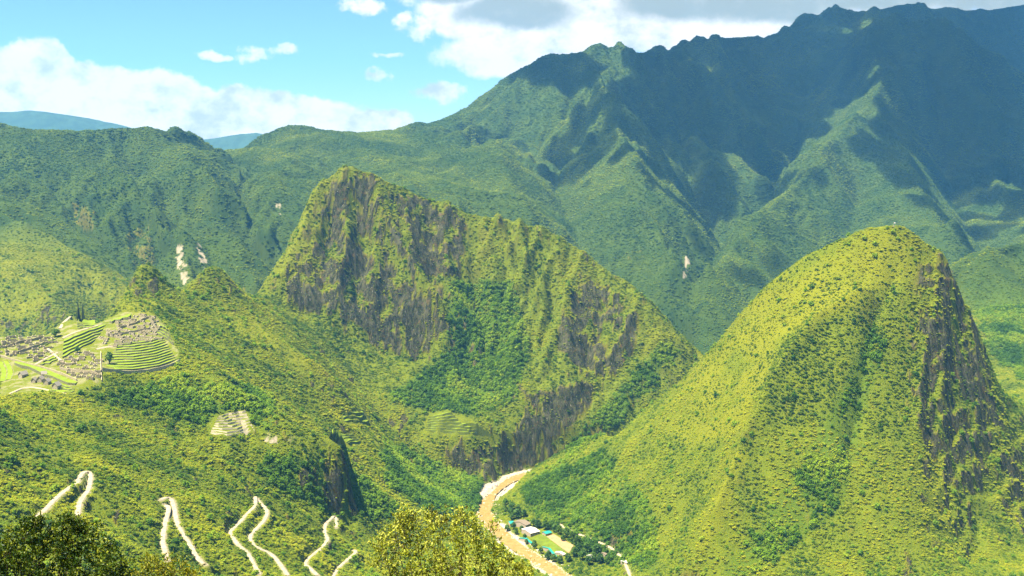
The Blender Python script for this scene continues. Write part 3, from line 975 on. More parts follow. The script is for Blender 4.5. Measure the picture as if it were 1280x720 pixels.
# river water
def ribbon(name, line, half, mat, dz=0.0, crown=0.0, skirt=0.0):
    line = np.asarray(line, float)
    d = np.gradient(line[:, :2], axis=0)
    n = np.stack([d[:, 1], -d[:, 0]], 1) / np.maximum(np.linalg.norm(d, axis=1), 1e-6)[:, None]
    half = np.broadcast_to(half, (len(line),))
    offs = [-1.0, -0.5, 0, 0.5, 1.0]
    vs, cols = [], len(offs) + (2 if skirt else 0)
    for p, nn, h in zip(line, n, half):
        row = []
        if skirt:
            row.append((p[0] - nn[0] * (h + .3), p[1] - nn[1] * (h + .3), p[2] + dz - skirt))
        for o_ in offs:
            row.append((p[0] + nn[0] * o_ * h, p[1] + nn[1] * o_ * h, p[2] + dz + crown * (1 - o_ * o_)))
        if skirt:
            row.append((p[0] + nn[0] * (h + .3), p[1] + nn[1] * (h + .3), p[2] + dz - skirt))
        vs += row
    fs = [(i * cols + j, i * cols + j + 1, (i + 1) * cols + j + 1, (i + 1) * cols + j) for i in range(len(line) - 1) for j in range(cols - 1)]
    me = bpy.data.meshes.new(name)
    me.from_pydata(vs, [], fs)
    me.materials.append(mat)
    for p in me.polygons:
        p.use_smooth = True
    o = bpy.data.objects.new(name, me)
    COL.objects.link(o)
    o['kind'] = 'structure'
    return o


def simple_mat(name, col, rough=0.9, var=0.0, scale=1.0, col2=None, bump=0.0, spec=0.2):
    mat = bpy.data.materials.new(name)
    mat.use_nodes = True
    T = NT(mat.node_tree)
    bs = mat.node_tree.nodes["Principled BSDF"]
    bs.inputs['Roughness'].default_value = rough
    bs.inputs['Specular IOR Level'].default_value = spec
    tc = T.n('ShaderNodeNewGeometry')
    nz = T.noise(tc.outputs['Position'], scale, 5, 0.65)
    c2 = col2 or tuple(c * (1 - var) for c in col)
    T.lk(T.mix(T.sstep(nz, 0.35, 0.65), C(*col), C(*c2)), bs.inputs['Base Color'])
    if bump:
        b = T.n('ShaderNodeBump'); b.inputs['Distance'].default_value = bump; b.inputs['Strength'].default_value = 1.0
        T.lk(nz, b.inputs['Height']); T.lk(b.outputs[0], bs.inputs['Normal'])
    return mat


M_WATER = simple_mat("silty_water", (0.22, 0.140, 0.034), 0.3, 0.2, 0.12, (0.29, 0.195, 0.065), 0.25, 0.4)
M_ROAD = simple_mat("dirt_road", (0.36, 0.30, 0.195), 0.95, 0.2, 0.3, (0.24, 0.19, 0.11), 0.05)
M_TRAIL = simple_mat("dirt_trail", (0.42, 0.33, 0.19), 0.95, 0.3, 0.3)
RIV_W = 17 + 4 * np.sin(np.arange(len(RIV)) * 0.37) - 7 * sst(RIV[:, 1], 2100, 2180)
ribbon("river", RIV, RIV_W, M_WATER, 0.0)
for L, w in zip(road_lines, road_w):
    ribbon("road", L, w, M_ROAD, 0.15, 0.08, 1.2)
ribbon("path", trail_line, 2.2, M_TRAIL, 0.15, 0.05, 1.0)

# ---------------------------------------------------------------- vegetation
def leaf_material(name, stops, rough=0.7, trans=0.35, instanced=True, fine=0.6):
    """foliage: stops are base colours picked by the plant's own tint, broken up leaf by leaf"""
    mat = bpy.data.materials.new(name)
    mat.use_nodes = True
    nt = mat.node_tree
    nt.nodes.clear()
    T = NT(nt)
    out = T.n('ShaderNodeOutputMaterial')
    geo = T.n('ShaderNodeNewGeometry')
    if instanced:
        at = T.n('ShaderNodeAttribute', attribute_name='tint', attribute_type='INSTANCER')
        f = at.outputs['Fac']
    else:
        f = T.attr('tint')
    f = T.m('ADD', f, T.m('MULTIPLY', T.m('SUBTRACT', T.noise(geo.outputs['Position'], fine, 3, 0.7), 0.5), 0.55))
    ramp = T.n('ShaderNodeValToRGB')
    cr = ramp.color_ramp
    while len(cr.elements) > 1:
        cr.elements.remove(cr.elements[-1])
    for i, (p, c) in enumerate(stops):
        e = cr.elements[0] if i == 0 else cr.elements.new(p)
        e.position = p; e.color = C(*c)
    T.lk(f, ramp.inputs[0])
    dif = T.n('ShaderNodeBsdfPrincipled')
    T.lk(ramp.outputs[0], dif.inputs['Base Color'])
    dif.inputs['Roughness'].default_value = rough
    dif.inputs['Specular IOR Level'].default_value = 0.2
    tr = T.n('ShaderNodeBsdfTranslucent')
    T.lk(ramp.outputs[0], tr.inputs[0])
    mx = T.n('ShaderNodeMixShader')
    mx.inputs[0].default_value = trans
    T.lk(dif.outputs[0], mx.inputs[1]); T.lk(tr.outputs[0], mx.inputs[2])
    T.lk(mx.outputs[0], out.inputs[0])
    return mat


def clump_mesh(name, seed, mat, n_lump=8, leaves=70, flat=0.8):
    """one small crown: lumps of foliage with leafy edges, about 1 m in radius"""
    rg = random.Random(seed)
    bm = bmesh.new()
    for i in range(n_lump):
        a, r = rg.uniform(0, 6.283), rg.uniform(0.0, 0.62)
        c = Vector((math.cos(a) * r, math.sin(a) * r, rg.uniform(0.1, 0.75) * flat))
        s = rg.uniform(0.28, 0.5)
        res = bmesh.ops.create_icosphere(bm, subdivisions=1, radius=s)
        for v in res['verts']:
            v.co = v.co * rg.uniform(0.75, 1.25)
            v.co.z *= 0.85
            v.co += c
    for i in range(leaves):
        a, e = rg.uniform(0, 6.283), rg.uniform(-0.2, 1.4)
        r = rg.uniform(0.75, 1.12)
        c = Vector((math.cos(a) * math.cos(e) * r, math.sin(a) * math.cos(e) * r, 0.15 + math.sin(e) * r * flat))
        q = Matrix.Rotation(rg.uniform(0, 6.28), 3, 'Z') @ Matrix.Rotation(rg.uniform(-1, 1), 3, 'X')
        s = rg.uniform(0.10, 0.2)
        vs = [bm.verts.new(c + q @ Vector(p) * s) for p in ((-1, -.7, 0), (1, -.6, 0.1), (0.9, .8, -.1), (-.8, .7, 0.2))]
        bm.faces.new(vs)
    me = bpy.data.meshes.new(name)
    bm.to_mesh(me); bm.free()
    me.materials.append(mat)
    return me


def scatter(name, pts, scale, zs, tint, srcs, label, cat):
    """plants too many to count: one object of points, each carrying one of a few crowns"""
    n = len(pts)
    me = bpy.data.meshes.new(name)
    me.vertices.add(n)
    me.vertices.foreach_set("co", np.asarray(pts, np.float32).ravel())
    def fa(k, v, typ='FLOAT'):
        at = me.attributes.new(k, typ, 'POINT')
        at.data.foreach_set("value", np.asarray(v, np.int32 if typ == 'INT' else np.float32))
    fa('size', scale); fa('tall', zs); fa('tint', tint)
    fa('turn', RNG.uniform(0, 6.283, n)); fa('pick', RNG.integers(0, len(srcs), n), 'INT')
    o = bpy.data.objects.new(name, me)
    COL.objects.link(o)
    ng = bpy.data.node_groups.new(name + "_scatter", 'GeometryNodeTree')
    ng.interface.new_socket('Geometry', in_out='INPUT', socket_type='NodeSocketGeometry')
    ng.interface.new_socket('Geometry', in_out='OUTPUT', socket_type='NodeSocketGeometry')
    N = ng.nodes.new
    gi, go = N('NodeGroupInput'), N('NodeGroupOutput')
    iop = N('GeometryNodeInstanceOnPoints')
    join = N('GeometryNodeJoinGeometry')
    for s in srcs[::-1]:
        oi = N('GeometryNodeObjectInfo'); oi.inputs[0].default_value = s
        g2i = N('GeometryNodeGeometryToInstance')
        ng.links.new(oi.outputs['Geometry'], g2i.inputs[0]); ng.links.new(g2i.outputs[0], join.inputs[0])
    m2p = N('GeometryNodeMeshToPoints')
    def na(k, t='FLOAT'):
        x = N('GeometryNodeInputNamedAttribute'); x.data_type = t; x.inputs[0].default_value = k
        return x.outputs[0]
    cs = N('ShaderNodeCombineXYZ'); cr = N('ShaderNodeCombineXYZ')
    mul = N('ShaderNodeMath'); mul.operation = 'MULTIPLY'
    sz = na('size')
    ng.links.new(sz, mul.inputs[0]); ng.links.new(na('tall'), mul.inputs[1])
    ng.links.new(sz, cs.inputs[0]); ng.links.new(sz, cs.inputs[1]); ng.links.new(mul.outputs[0], cs.inputs[2])
    ng.links.new(na('turn'), cr.inputs[2])
    ng.links.new(gi.outputs[0], m2p.inputs[0]); ng.links.new(m2p.outputs[0], iop.inputs['Points'])
    ng.links.new(join.outputs[0], iop.inputs['Instance'])
    iop.inputs['Pick Instance'].default_value = True
    ng.links.new(na('pick', 'INT'), iop.inputs['Instance Index'])
    ng.links.new(cs.outputs[0], iop.inputs['Scale']); ng.links.new(cr.outputs[0], iop.inputs['Rotation'])
    ng.links.new(iop.outputs[0], go.inputs[0])
    md = o.modifiers.new("scatter", 'NODES'); md.node_group = ng
    o['kind'] = 'stuff'; o['label'] = label; o['category'] = cat
    return o


def jitter_pts(x0, x1, y0, y1, step):
    gx_, gy_ = np.meshgrid(np.arange(x0, x1, step), np.arange(y0, y1, step))
    x = gx_.ravel() + RNG.uniform(-.5, .5, gx_.size) * step
    y = gy_.ravel() + RNG.uniform(-.5, .5, gy_.size) * step
    t = x / y
    k = (np.abs(t) < 0.56)
    return x[k], y[k]


def near_g(grid, x, y):
    c = np.clip(np.rint((x / y + T_MAX) / DT2).astype(int), 0, NC2 - 1)
    r = np.clip(np.rint(np.log(np.maximum(y, Y0) / Y0) / DT2).astype(int), 0, NR2 - 1)
    return grid[r, c]


M_BUSH = leaf_material("bush_leaves", [(0.0, (0.052, 0.103, 0.002)), (0.3, (0.134, 0.194, 0.002)), (0.6, (0.224, 0.266, 0.003)), (1.0, (0.31, 0.317, 0.005))], fine=0.35)
M_LUSH = leaf_material("forest_leaves", [(0.0, (0.036, 0.095, 0.002)), (0.35, (0.090, 0.180, 0.002)), (0.7, (0.160, 0.260, 0.003)), (1.0, (0.24, 0.31, 0.005))], fine=0.3)
M_FARL = leaf_material("far_leaves", [(0.0, (0.042, 0.090, 0.005)), (0.4, (0.085, 0.138, 0.005)), (0.75, (0.145, 0.195, 0.005)), (1.0, (0.21, 0.25, 0.006))], fine=0.05)


def sources(nm, mat, k0, **kw):
    return [bpy.data.objects.new(nm, clump_mesh(nm, k0 + i, mat, **kw)) for i in range(5)]


SRC_BUSH, SRC_LUSH, SRC_FAR = sources("bush", M_BUSH, 1), sources("tree_crown", M_LUSH, 20, flat=1.0), sources("far_crown", M_FARL, 40, leaves=30)


def plant():
    x, y = jitter_pts(-1800, 1800, 700, 3180, 2.7)
    y_ok = near_g(VIS, x, y) & (near_g(FARW, x, y) < 0.35)
    x, y = x[y_ok], y[y_ok]
    rock, lush, gold = near_g(ROCK, x, y), near_g(LUSH, x, y), near_g(GOLD, x, y)
    clear = (near_g(ROADD, x, y) < 0.5) | (near_g(GRAV, x, y) > 0.25) | (near_g(CLEAR, x, y) > 0.4) | (near_g(BARE, x, y) > 0.55)
    dens = fbm(x / 45, y / 45, 3, 0.6, 200)
    u = RNG.uniform(0, 1, len(x))
    p_keep = np.clip(0.92 - 0.75 * rock - 0.1 * gold + 0.8 * dens, 0.06, 1)
    k = ~clear & (u < p_keep)
    x, y, rock, lush, gold, dens = x[k], y[k], rock[k], lush[k], gold[k], dens[k]
    z = sample(Z, x, y)
    u = RNG.uniform(0, 1, len(x))
    islush = (u < 0.05 + 0.75 * sst(lush + 0.8 * dens - 0.1 * gold, 0.25, 0.8)) & (rock < 0.5)
    big = RNG.gamma(2.4, 0.42, len(x))
    tone = np.clip(0.5 + 0.95 * fbm(x / 60, y / 60, 3, 0.6, 210) + RNG.normal(0, 0.16, len(x)) + 0.15 * gold, 0, 1)
    b = ~islush
    sc = np.clip(1.6 * big * (1 - 0.25 * gold) * (1 - 0.4 * rock), 0.7, 4.0)
    scatter("shrubs", np.stack([x, y, z - 0.25 * sc], 1)[b], sc[b], RNG.uniform(0.5, 0.85, b.sum()), tone[b], SRC_BUSH,
            "olive green shrubs and grass tufts covering the near slopes", "shrubs")
    l = islush
    sc = np.clip(2.3 * big * (0.75 + 0.4 * lush), 1.0, 5.0)
    scatter("forest", np.stack([x, y, z + 0.15 * sc], 1)[l], sc[l], RNG.uniform(0.9, 1.35, l.sum()), tone[l], SRC_LUSH,
            "bright green trees crowding the gullies and the valley floor", "forest")
    x, y = jitter_pts(-3600, 3800, 2700, 8300, 7.2)
    k = near_g(VIS, x, y) & (near_g(FARW, x, y) >= 0.25) & (near_g(BARE, x, y) < 0.3) & (near_g(ROCK, x, y) < 0.7)
    gold = near_g(GOLD, x, y)
    k &= RNG.uniform(0, 1, len(x)) < np.clip(1.0 - 0.5 * gold + 0.6 * fbm(x / 160, y / 160, 3, 0.6, 220), 0.1, 1)
    x, y, gold = x[k], y[k], gold[k]
    z = sample(Z, x, y)
    sc = np.clip(RNG.gamma(5, 0.9, len(x)), 2.2, 9) * (1 - 0.4 * gold) * (0.75 + 0.25 * sst(y, 3000, 5000))
    tone = np.clip(0.45 + 0.75 * fbm(x / 200, y / 200, 4, 0.6, 230) + RNG.normal(0, 0.09, len(x)) + 0.3 * gold, 0, 1)
    scatter("far_forest", np.stack([x, y, z - 0.2 * sc], 1), sc, RNG.uniform(0.55, 0.85, len(x)), tone, SRC_FAR,
            "dark green forest covering the far mountains beyond the peak", "forest")
    print("plants", b.sum(), l.sum(), len(x))


plant()

# ---------------------------------------------------------------- the clouds overhead, whose shadows lie on the far mountains
SHADE = [
    ([(640, 100), (655, 86), (700, 62), (722, 78), (790, 100), (812, 58), (890, 38), (1000, 16), (1050, 0), (1150, 4), (1300, 4), (1300, 305), (1230, 304), (1200, 297), (1160, 262), (1125, 242), (1085, 207),
      (1068, 186), (1084, 165), (1120, 140), (1140, 108), (1120, 90), (1090, 110), (1058, 128), (1020, 168), (975, 202), (940, 218), (925, 238), (905, 270), (882, 300), (868, 318), (850, 298), (834, 255),
      (800, 215), (783, 196), (762, 212), (735, 237), (700, 228), (662, 216), (688, 182), (716, 152), (732, 128), (690, 112), (655, 118)], 20, 14, "over the highest far mountain"),
    ([(932, 228), (958, 206), (1005, 210), (1036, 222), (1012, 246), (970, 252), (940, 246)], 16, 11, "above the long sunlit spur"),
    ([(902, 347), (930, 326), (960, 308), (988, 312), (988, 336), (950, 352), (915, 362)], 16, 11, "above the foot of the sunlit spur"),
]
LIT = [(917, 204, 15), (750, 70, 16), (880, 225, 0)]
cm_ = bpy.data.materials.new("cloud_vapour"); cm_.use_nodes = True
cm_.node_tree.nodes.clear()
_T = NT(cm_.node_tree)
_o = _T.n('ShaderNodeOutputMaterial'); _v = _T.n('ShaderNodeVolumePrincipled')
_v.inputs['Color'].default_value = (0.97, 0.98, 1.0, 1)
_v.inputs['Density'].default_value = 0.02
_v.inputs['Anisotropy'].default_value = 0.5
_T.lk(_v.outputs[0], _o.inputs['Volume'])


def cloud(poly, step, r, label):
    bm = bmesh.new()
    rg = random.Random(int(poly[0][0]))
    extra = []
    if step == 20:                      # along the crest, where the slope turns away
        for px in range(644, 1300, 15):
            py = next((q for q in range(0, 140, 2) if hit(px, q, 2950) is not None), None)
            if py is not None and not 722 < px < 800:
                for dy in (1, 7):
                    p = hit(px, py + dy, 2950)
                    if p is not None:
                        extra.append(p); extra.append(p + np.array([0, 150.0, 0]))
    for p in extra:
        c = p + SUN * ((2620 - p[2]) / SUN[2])
        R = 15.0 * p[1] / FPX
        res = bmesh.ops.create_icosphere(bm, subdivisions=2, radius=R)
        for v in res['verts']:
            v.co.z *= 0.8
            v.co += Vector(c)
    xs = [p[0] for p in poly]; ys = [p[1] for p in poly]
    for gy_ in np.arange(min(ys), max(ys), step * 0.8):
        for gx_ in np.arange(min(xs), max(xs), step):
            px, py = gx_ + rg.uniform(-.4, .4) * step, gy_ + rg.uniform(-.4, .4) * step
            if not bool(inside(np.array([px]), np.array([py]), poly)[0]) or any(math.hypot(px - a, py - b) < c for a, b, c in LIT):
                continue
            p = hit(px, py, 2950)
            if p is None:
                continue
            c = p + SUN * ((2620 - p[2]) / SUN[2])
            R = r * rg.uniform(0.85, 1.3) * (1.35 if p[1] > 5900 else 1.0) * p[1] / FPX
            res = bmesh.ops.create_icosphere(bm, subdivisions=2, radius=R)
            off = Vector((c[0], c[1], c[2] + rg.uniform(0, 0.8) * R))
            for v in res['verts']:
                v.co.y *= 1.5
                v.co.z *= 0.8
                v.co += off
    me = bpy.data.meshes.new("cloud")
    bm.to_mesh(me); bm.free()
    me.materials.append(cm_)
    o = bpy.data.objects.new("cloud", me)
    COL.objects.link(o)
    rm = o.modifiers.new("merge", 'REMESH')
    rm.mode = 'VOXEL'; rm.voxel_size = 40.0
    o['kind'] = 'stuff'; o['label'] = label; o['category'] = "cloud"
    return o


for poly, step, r, nm in SHADE:
    cloud(poly, step, r, "drifting cloud high " + nm)

# ---------------------------------------------------------------- blue ranges on the horizon
def distant_range(pts, D, depth):
    p = np.array(pts, float)
    xs = np.linspace(p[0, 0], p[-1, 0], 120)
    py = np.interp(xs, p[:, 0], p[:, 1])
    t, s = px_dir(xs, py)
    nj = 25
    vs = []
    for j in range(nj):
        f = j / (nj - 1) * 2 - 1
        y = D + f * depth
        crest = CAMZ + s * D
        z = -200 + (crest + 200) * (1 - abs(f)) ** 0.8
        z = z + (60 * fbm(t * D / 500, np.full_like(t, y / 500), 4, 0.55, 300)) * (1 if j != nj // 2 else 0.5)
        vs += list(zip(t * D, np.full_like(t, y), z))
    m = len(xs)
    fs = [(j * m + i, j * m + i + 1, (j + 1) * m + i + 1, (j + 1) * m + i) for j in range(nj - 1) for i in range(m - 1)]
    me = bpy.data.meshes.new("hills")
    me.from_pydata([tuple(map(float, v)) for v in vs], [], fs)
    me.materials.append(M_DIST)
    for q in me.polygons:
        q.use_smooth = True
    o = bpy.data.objects.new("hills", me)
    COL.objects.link(o)
    o['kind'] = 'structure'


M_DIST = simple_mat("distant_forest", (0.035, 0.07, 0.03), 0.95, 0.3, 0.01)
distant_range([(-120, 150), (-60, 143), (0, 139), (40, 140), (75, 143), (110, 148), (150, 155), (200, 170)], 13300, 1500)
distant_range([(215, 176), (250, 174), (275, 171), (300, 167), (320, 165), (345, 169), (380, 172), (420, 180)], 13600, 1500)

# ---------------------------------------------------------------- boulders along the river
M_BOULDER = simple_mat("pale_boulder", (0.40, 0.34, 0.24), 0.9, 0.35, 0.5)


def boulder_src(i):
    rg = random.Random(900 + i)
    bm = bmesh.new()
    bmesh.ops.create_icosphere(bm, subdivisions=2, radius=1)
    for v in bm.verts:
        v.co *= rg.uniform(0.85, 1.15)
        v.co.z *= 0.7
    me = bpy.data.meshes.new("boulder"); bm.to_mesh(me); bm.free(); me.materials.append(M_BOULDER)
    return bpy.data.objects.new("boulder", me)


def boulders():
    k = RNG.integers(0, len(RIV) - 1, 1500)
    f = RNG.uniform(0, 1, 1500)
    p = RIV[k] * (1 - f)[:, None] + RIV[k + 1] * f[:, None]
    d = RIV[k + 1] - RIV[k]
    n = np.stack([d[:, 1], -d[:, 0]], 1) / np.linalg.norm(d[:, :2], axis=1)[:, None]
    off = RNG.choice([-1, 1], 1500) * np.abs(RNG.normal(16, 6, 1500))
    x, y = p[:, 0] + n[:, 0] * off, p[:, 1] + n[:, 1] * off
    ok = (y > 1500) & (y < 2330)
    x, y = x[ok], y[ok]
    z = np.maximum(sample(Z, x, y), -0.3)
    ok = z < 6
    x, y, z = x[ok], y[ok], z[ok]
    sc = np.clip(RNG.gamma(2, 0.5, len(x)), 0.4, 3)
    scatter("boulders", np.stack([x, y, z], 1), sc, RNG.uniform(.6, 1, len(x)), RNG.uniform(0, 1, len(x)), [boulder_src(i) for i in range(4)], "pale boulders strewn along both banks of the brown river", "boulders")


boulders()

# ---------------------------------------------------------------- things: helpers
def tag(o, label=None, cat=None, group=None, kind=None):
    for k, v in (('label', label), ('category', cat), ('group', group), ('kind', kind)):
        if v:
            o[k] = v
    return o


def empty(name, loc, rz=0.0):
    o = bpy.data.objects.new(name, None)
    o.location = loc; o.rotation_euler = (0, 0, rz)
    o.empty_display_size = 0.5
    COL.objects.link(o)
    return o


def mesh_obj(name, vs, fs, mat, parent=None, smooth=False):
    me = bpy.data.meshes.new(name)
    me.from_pydata([tuple(map(float, v)) for v in vs], [], fs)
    me.materials.append(mat)
    if smooth:
        for p in me.polygons:
            p.use_smooth = True
    me.update()
    o = bpy.data.objects.new(name, me)
    COL.objects.link(o)
    if parent is not None:
        o.parent = parent
    return o


def box_geo(x0, x1, y0, y1, z0, z1, vs, fs):
    b = len(vs)
    vs += [(x0, y0, z0), (x1, y0, z0), (x1, y1, z0), (x0, y1, z0), (x0, y0, z1), (x1, y0, z1), (x1, y1, z1), (x0, y1, z1)]
    fs += [(b, b + 3, b + 2, b + 1), (b + 4, b + 5, b + 6, b + 7), (b, b + 1, b + 5, b + 4), (b + 1, b + 2, b + 6, b + 5), (b + 2, b + 3, b + 7, b + 6), (b + 3, b, b + 4, b + 7)]


def copy_tree(o, parent=None):
    c = o.copy()
    COL.objects.link(c)
    if parent is not None:
        c.parent = parent
    for ch in list(o.children):
        copy_tree(ch, c)
    return c


ORD = ["lowest", "second lowest", "third from the bottom", "fourth from the bottom", "fifth from the bottom", "sixth from the bottom", "seventh from the bottom", "eighth from the bottom",
       "ninth from the bottom", "tenth from the bottom", "eleventh from the bottom", "twelfth from the bottom"]

# ---------------------------------------------------------------- trees near the viewpoint
M_BARK = simple_mat("bark", (0.09, 0.065, 0.04), 0.95, 0.5, 6.0, None, 0.02)
M_LEAF_DARK = leaf_material("dark_tree_leaves", [(0.0, (0.014, 0.034, 0.004)), (0.4, (0.036, 0.075, 0.005)), (0.7, (0.10, 0.135, 0.006)), (1.0, (0.20, 0.22, 0.015))], 0.45, 0.2, False, 1.2)
M_LEAF_OLIVE = leaf_material("olive_tree_leaves", [(0.0, (0.080, 0.068, 0.010)), (0.22, (0.13, 0.15, 0.010)), (0.6, (0.27, 0.29, 0.014)), (1.0, (0.42, 0.41, 0.07))], 0.5, 0.25, False, 1.4)
M_LEAF_GOLD = leaf_material("golden_shrub_leaves", [(0.0, (0.06, 0.09, 0.004)), (0.5, (0.17, 0.18, 0.007)), (1.0, (0.32, 0.27, 0.014))], 0.5, 0.25, False, 1.4)


def tube(path, radii, vs, fs, n=7):
    b0 = len(vs)
    for i, (p, r) in enumerate(zip(path, radii)):
        d = (path[min(i + 1, len(path) - 1)] - path[max(i - 1, 0)]).normalized()
        u = d.orthogonal().normalized(); w = d.cross(u)
        for k in range(n):
            a = 2 * math.pi * k / n
            vs.append(tuple(p + (u * math.cos(a) + w * math.sin(a)) * r))
    for i in range(len(path) - 1):
        for k in range(n):
            k2 = (k + 1) % n
            fs.append((b0 + i * n + k, b0 + i * n + k2, b0 + (i + 1) * n + k2, b0 + (i + 1) * n + k))


def leafy_tree(name, D, clumps, base_px, drop, leaf, dens, mat, label, cat, seed, spread=1.0, trunk_r=0.16):
    """a tree whose crown is made of leaf sprays on limbs; clumps give where its boughs end"""
    rg = np.random.default_rng(seed)
    sc = D / FPX
    bt, _ = px_dir(base_px, 720)
    cs = []
    for px, py, r in clumps:
        d = D + rg.uniform(-1.6, 1.6) * spread
        t, s = px_dir(px, py)
        cs.append((Vector((float(t) * d, d, CAMZ + float(s) * d)), r * sc))
    base = Vector((float(bt) * D, D, near_ground(float(bt) * D, D)))
    root = empty(name, base)
    vs, fs = [], []
    fork = base + Vector((0.1, 0, drop))
    tube([Vector((0, 0, -0.5)), Vector((0.08, 0.03, drop * 0.5)), fork - base], [trunk_r * 1.3, trunk_r, trunk_r * 0.8], vs, fs)
    L, N = [], []
    V, F, tint = [], [], []
    for c, r in cs:
        mid = (fork + c) * 0.5 + Vector((rg.uniform(-.4, .4), rg.uniform(-.4, .4), -0.3))
        p0 = fork - base; p1 = mid - base; p2 = c - base
        path = [p0 * (1 - f) ** 2 + p1 * 2 * f * (1 - f) + p2 * f * f for f in (0, .25, .5, .75, 1)]
        tube(path, [trunk_r * .55, trunk_r * .42, trunk_r * .3, trunk_r * .2, trunk_r * .1], vs, fs, 5)
        # sprays: twigs round the bough's end, each with its own leaves
        nt_ = max(10, int(26 * r * r + 12))
        for _ in range(nt_):
            d = rg.normal(size=3); d /= np.linalg.norm(d)
            q = np.array(p2) + d * r * rg.uniform(0.35, 1.0) * np.array([1, 1, 0.9])
            tw = d * 0.6 + np.array([0, 0, 0.5]) + rg.normal(size=3) * 0.4
            tw /= np.linalg.norm(tw)
            ln = rg.uniform(0.25, 0.55)
            tn = rg.normal(0.48, 0.27)
            e = Vector(q + tw * ln); s_ = Vector(q)
            tube([Vector(np.array(p2) * 0.35 + q * 0.65), s_, e], [0.012, 0.009, 0.004], vs, fs, 3)
            for k in range(int(dens * rg.uniform(0.7, 1.3))):
                f = rg.uniform(0, 1)
                pos = q + tw * ln * f + rg.normal(size=3) * 0.10
                ax = rg.normal(size=3) + tw * 0.8 + np.array([0, 0, 0.2]); ax /= np.linalg.norm(ax)
                nn = rg.normal(size=3) + np.array([0, 0, 0.9]); sd = np.cross(ax, nn); sd /= np.linalg.norm(sd) + 1e-9
                up = np.cross(sd, ax)
                l_ = leaf * rg.uniform(0.7, 1.25); w_ = l_ * 0.24
                b = len(V)
                V += [pos, pos + ax * l_ * .5 + sd * w_ + up * l_ * .05, pos + ax * l_, pos + ax * l_ * .5 - sd * w_ + up * l_ * .05, pos + ax * l_ * .5 - up * l_ * .05]
                F += [(b, b + 1, b + 4), (b + 1, b + 2, b + 4), (b + 2, b + 3, b + 4), (b + 3, b, b + 4)]
                tv = tn + rg.normal(0, 0.12)
                tint += [tv] * 5
    mesh_obj("trunk", vs, fs, M_BARK, root, True)
    cr = mesh_obj("crown", V, F, mat, root)
    at = cr.data.attributes.new("tint", 'FLOAT', 'POINT')
    at.data.foreach_set("value", np.clip(np.array(tint, np.float32), 0, 1))
    tag(root, label, cat)
    return root


def near_ground(x, y):
    z = 698.2 - 0.56 * max(y, -30) - 0.0006 * max(y, 0) ** 2 + 0.02 * abs(x) + 1.2 * math.sin(x * 0.05 + 1) * min(1, abs(y) / 40)
    if y > 150:
        s = float(sample(Z, np.array([x]), np.array([max(y, 231.0)]))[0])
        f = min(1, (y - 150) / 100.0)
        z = z * (1 - f) + s * f
    return z


def near_slope():
    xs = np.linspace(-180, 180, 73); ys = np.linspace(-120, 256, 76)
    vs = [(x, y, near_ground(x, y) + (0.5 * math.sin(x * 1.1) * math.cos(y * 0.9) if y < 240 else 0)) for y in ys for x in xs]
    nx_ = len(xs)
    fs = [(j * nx_ + i, j * nx_ + i + 1, (j + 1) * nx_ + i + 1, (j + 1) * nx_ + i) for j in range(len(ys) - 1) for i in range(nx_ - 1)]
    o = mesh_obj("trailside_slope", vs, fs, M_TERR, None, True)
    for k in ATTR:
        o.data.attributes.new(k, 'FLOAT', 'POINT')
    o['kind'] = 'structure'


near_slope()
leafy_tree("tree", 80.0, [(20, 684, 28), (48, 668, 26), (84, 670, 28), (104, 668, 22), (62, 700, 36), (108, 702, 32), (18, 716, 36), (140, 704, 18), (157, 711, 14), (40, 654, 12), (78, 652, 9),
                          (128, 684, 12), (4, 690, 20), (80, 735, 40), (30, 745, 40), (130, 730, 25), (-20, 700, 36), (100, 655, 10)], 60, 3.2, 0.26, 15, M_LEAF_DARK,
           "dense dark green leafy tree in the bottom left corner", "tree", 3)
leafy_tree("tree", 60.0, [(494, 664, 20), (520, 662, 23), (550, 664, 25), (580, 662, 23), (606, 672, 18), (488, 696, 26), (530, 700, 34), (575, 700, 34), (618, 694, 20), (640, 707, 17), (655, 716, 11),
                          (477, 682, 12), (502, 647, 8), (540, 648, 8), (580, 646, 8), (560, 730, 36), (510, 735, 34), (610, 730, 26), (645, 728, 16)], 560, 2.2, 0.20, 12, M_LEAF_OLIVE,
           "olive and yellow leaved tree with fine twigs at the bottom centre", "tree", 5, 0.8)
leafy_tree("shrub", 70.0, [(188, 706, 14), (208, 704, 12), (225, 714, 12), (180, 722, 16), (205, 724, 18), (240, 724, 14)], 205, 1.2, 0.2, 12, M_LEAF_GOLD,
           "golden green shrub beside the dark tree", "shrub", 8, 0.5, 0.08)

# ---------------------------------------------------------------- the ruins on the ridge
M_STONE = simple_mat("grey_granite", (0.38, 0.31, 0.17), 0.9, 0.45, 0.8, None, 0.15)
M_STONE_PALE = simple_mat("pale_granite", (0.42, 0.35, 0.21), 0.9, 0.4, 0.8, None, 0.15)
M_WALL = simple_mat("terrace_masonry", (0.19, 0.17, 0.09), 0.95, 0.5, 0.6, (0.09, 0.105, 0.02), 0.2)
M_LAWN = simple_mat("lawn", (0.155, 0.21, 0.004), 0.95, 0.2, 0.12, (0.12, 0.165, 0.003), 0.1)
M_LAWN_DRY = simple_mat("dry_lawn", (0.17, 0.18, 0.02), 0.95, 0.2, 0.12, (0.12, 0.15, 0.010), 0.1)
M_MOSSY = simple_mat("mossy_masonry", (0.085, 0.115, 0.008), 0.95, 0.4, 0.6, (0.12, 0.14, 0.02), 0.2)
M_THATCH = simple_mat("thatch", (0.26, 0.23, 0.17), 0.95, 0.3, 1.5, None, 0.1)
M_SAND = simple_mat("trodden_earth", (0.36, 0.29, 0.18), 0.95, 0.25, 0.4)


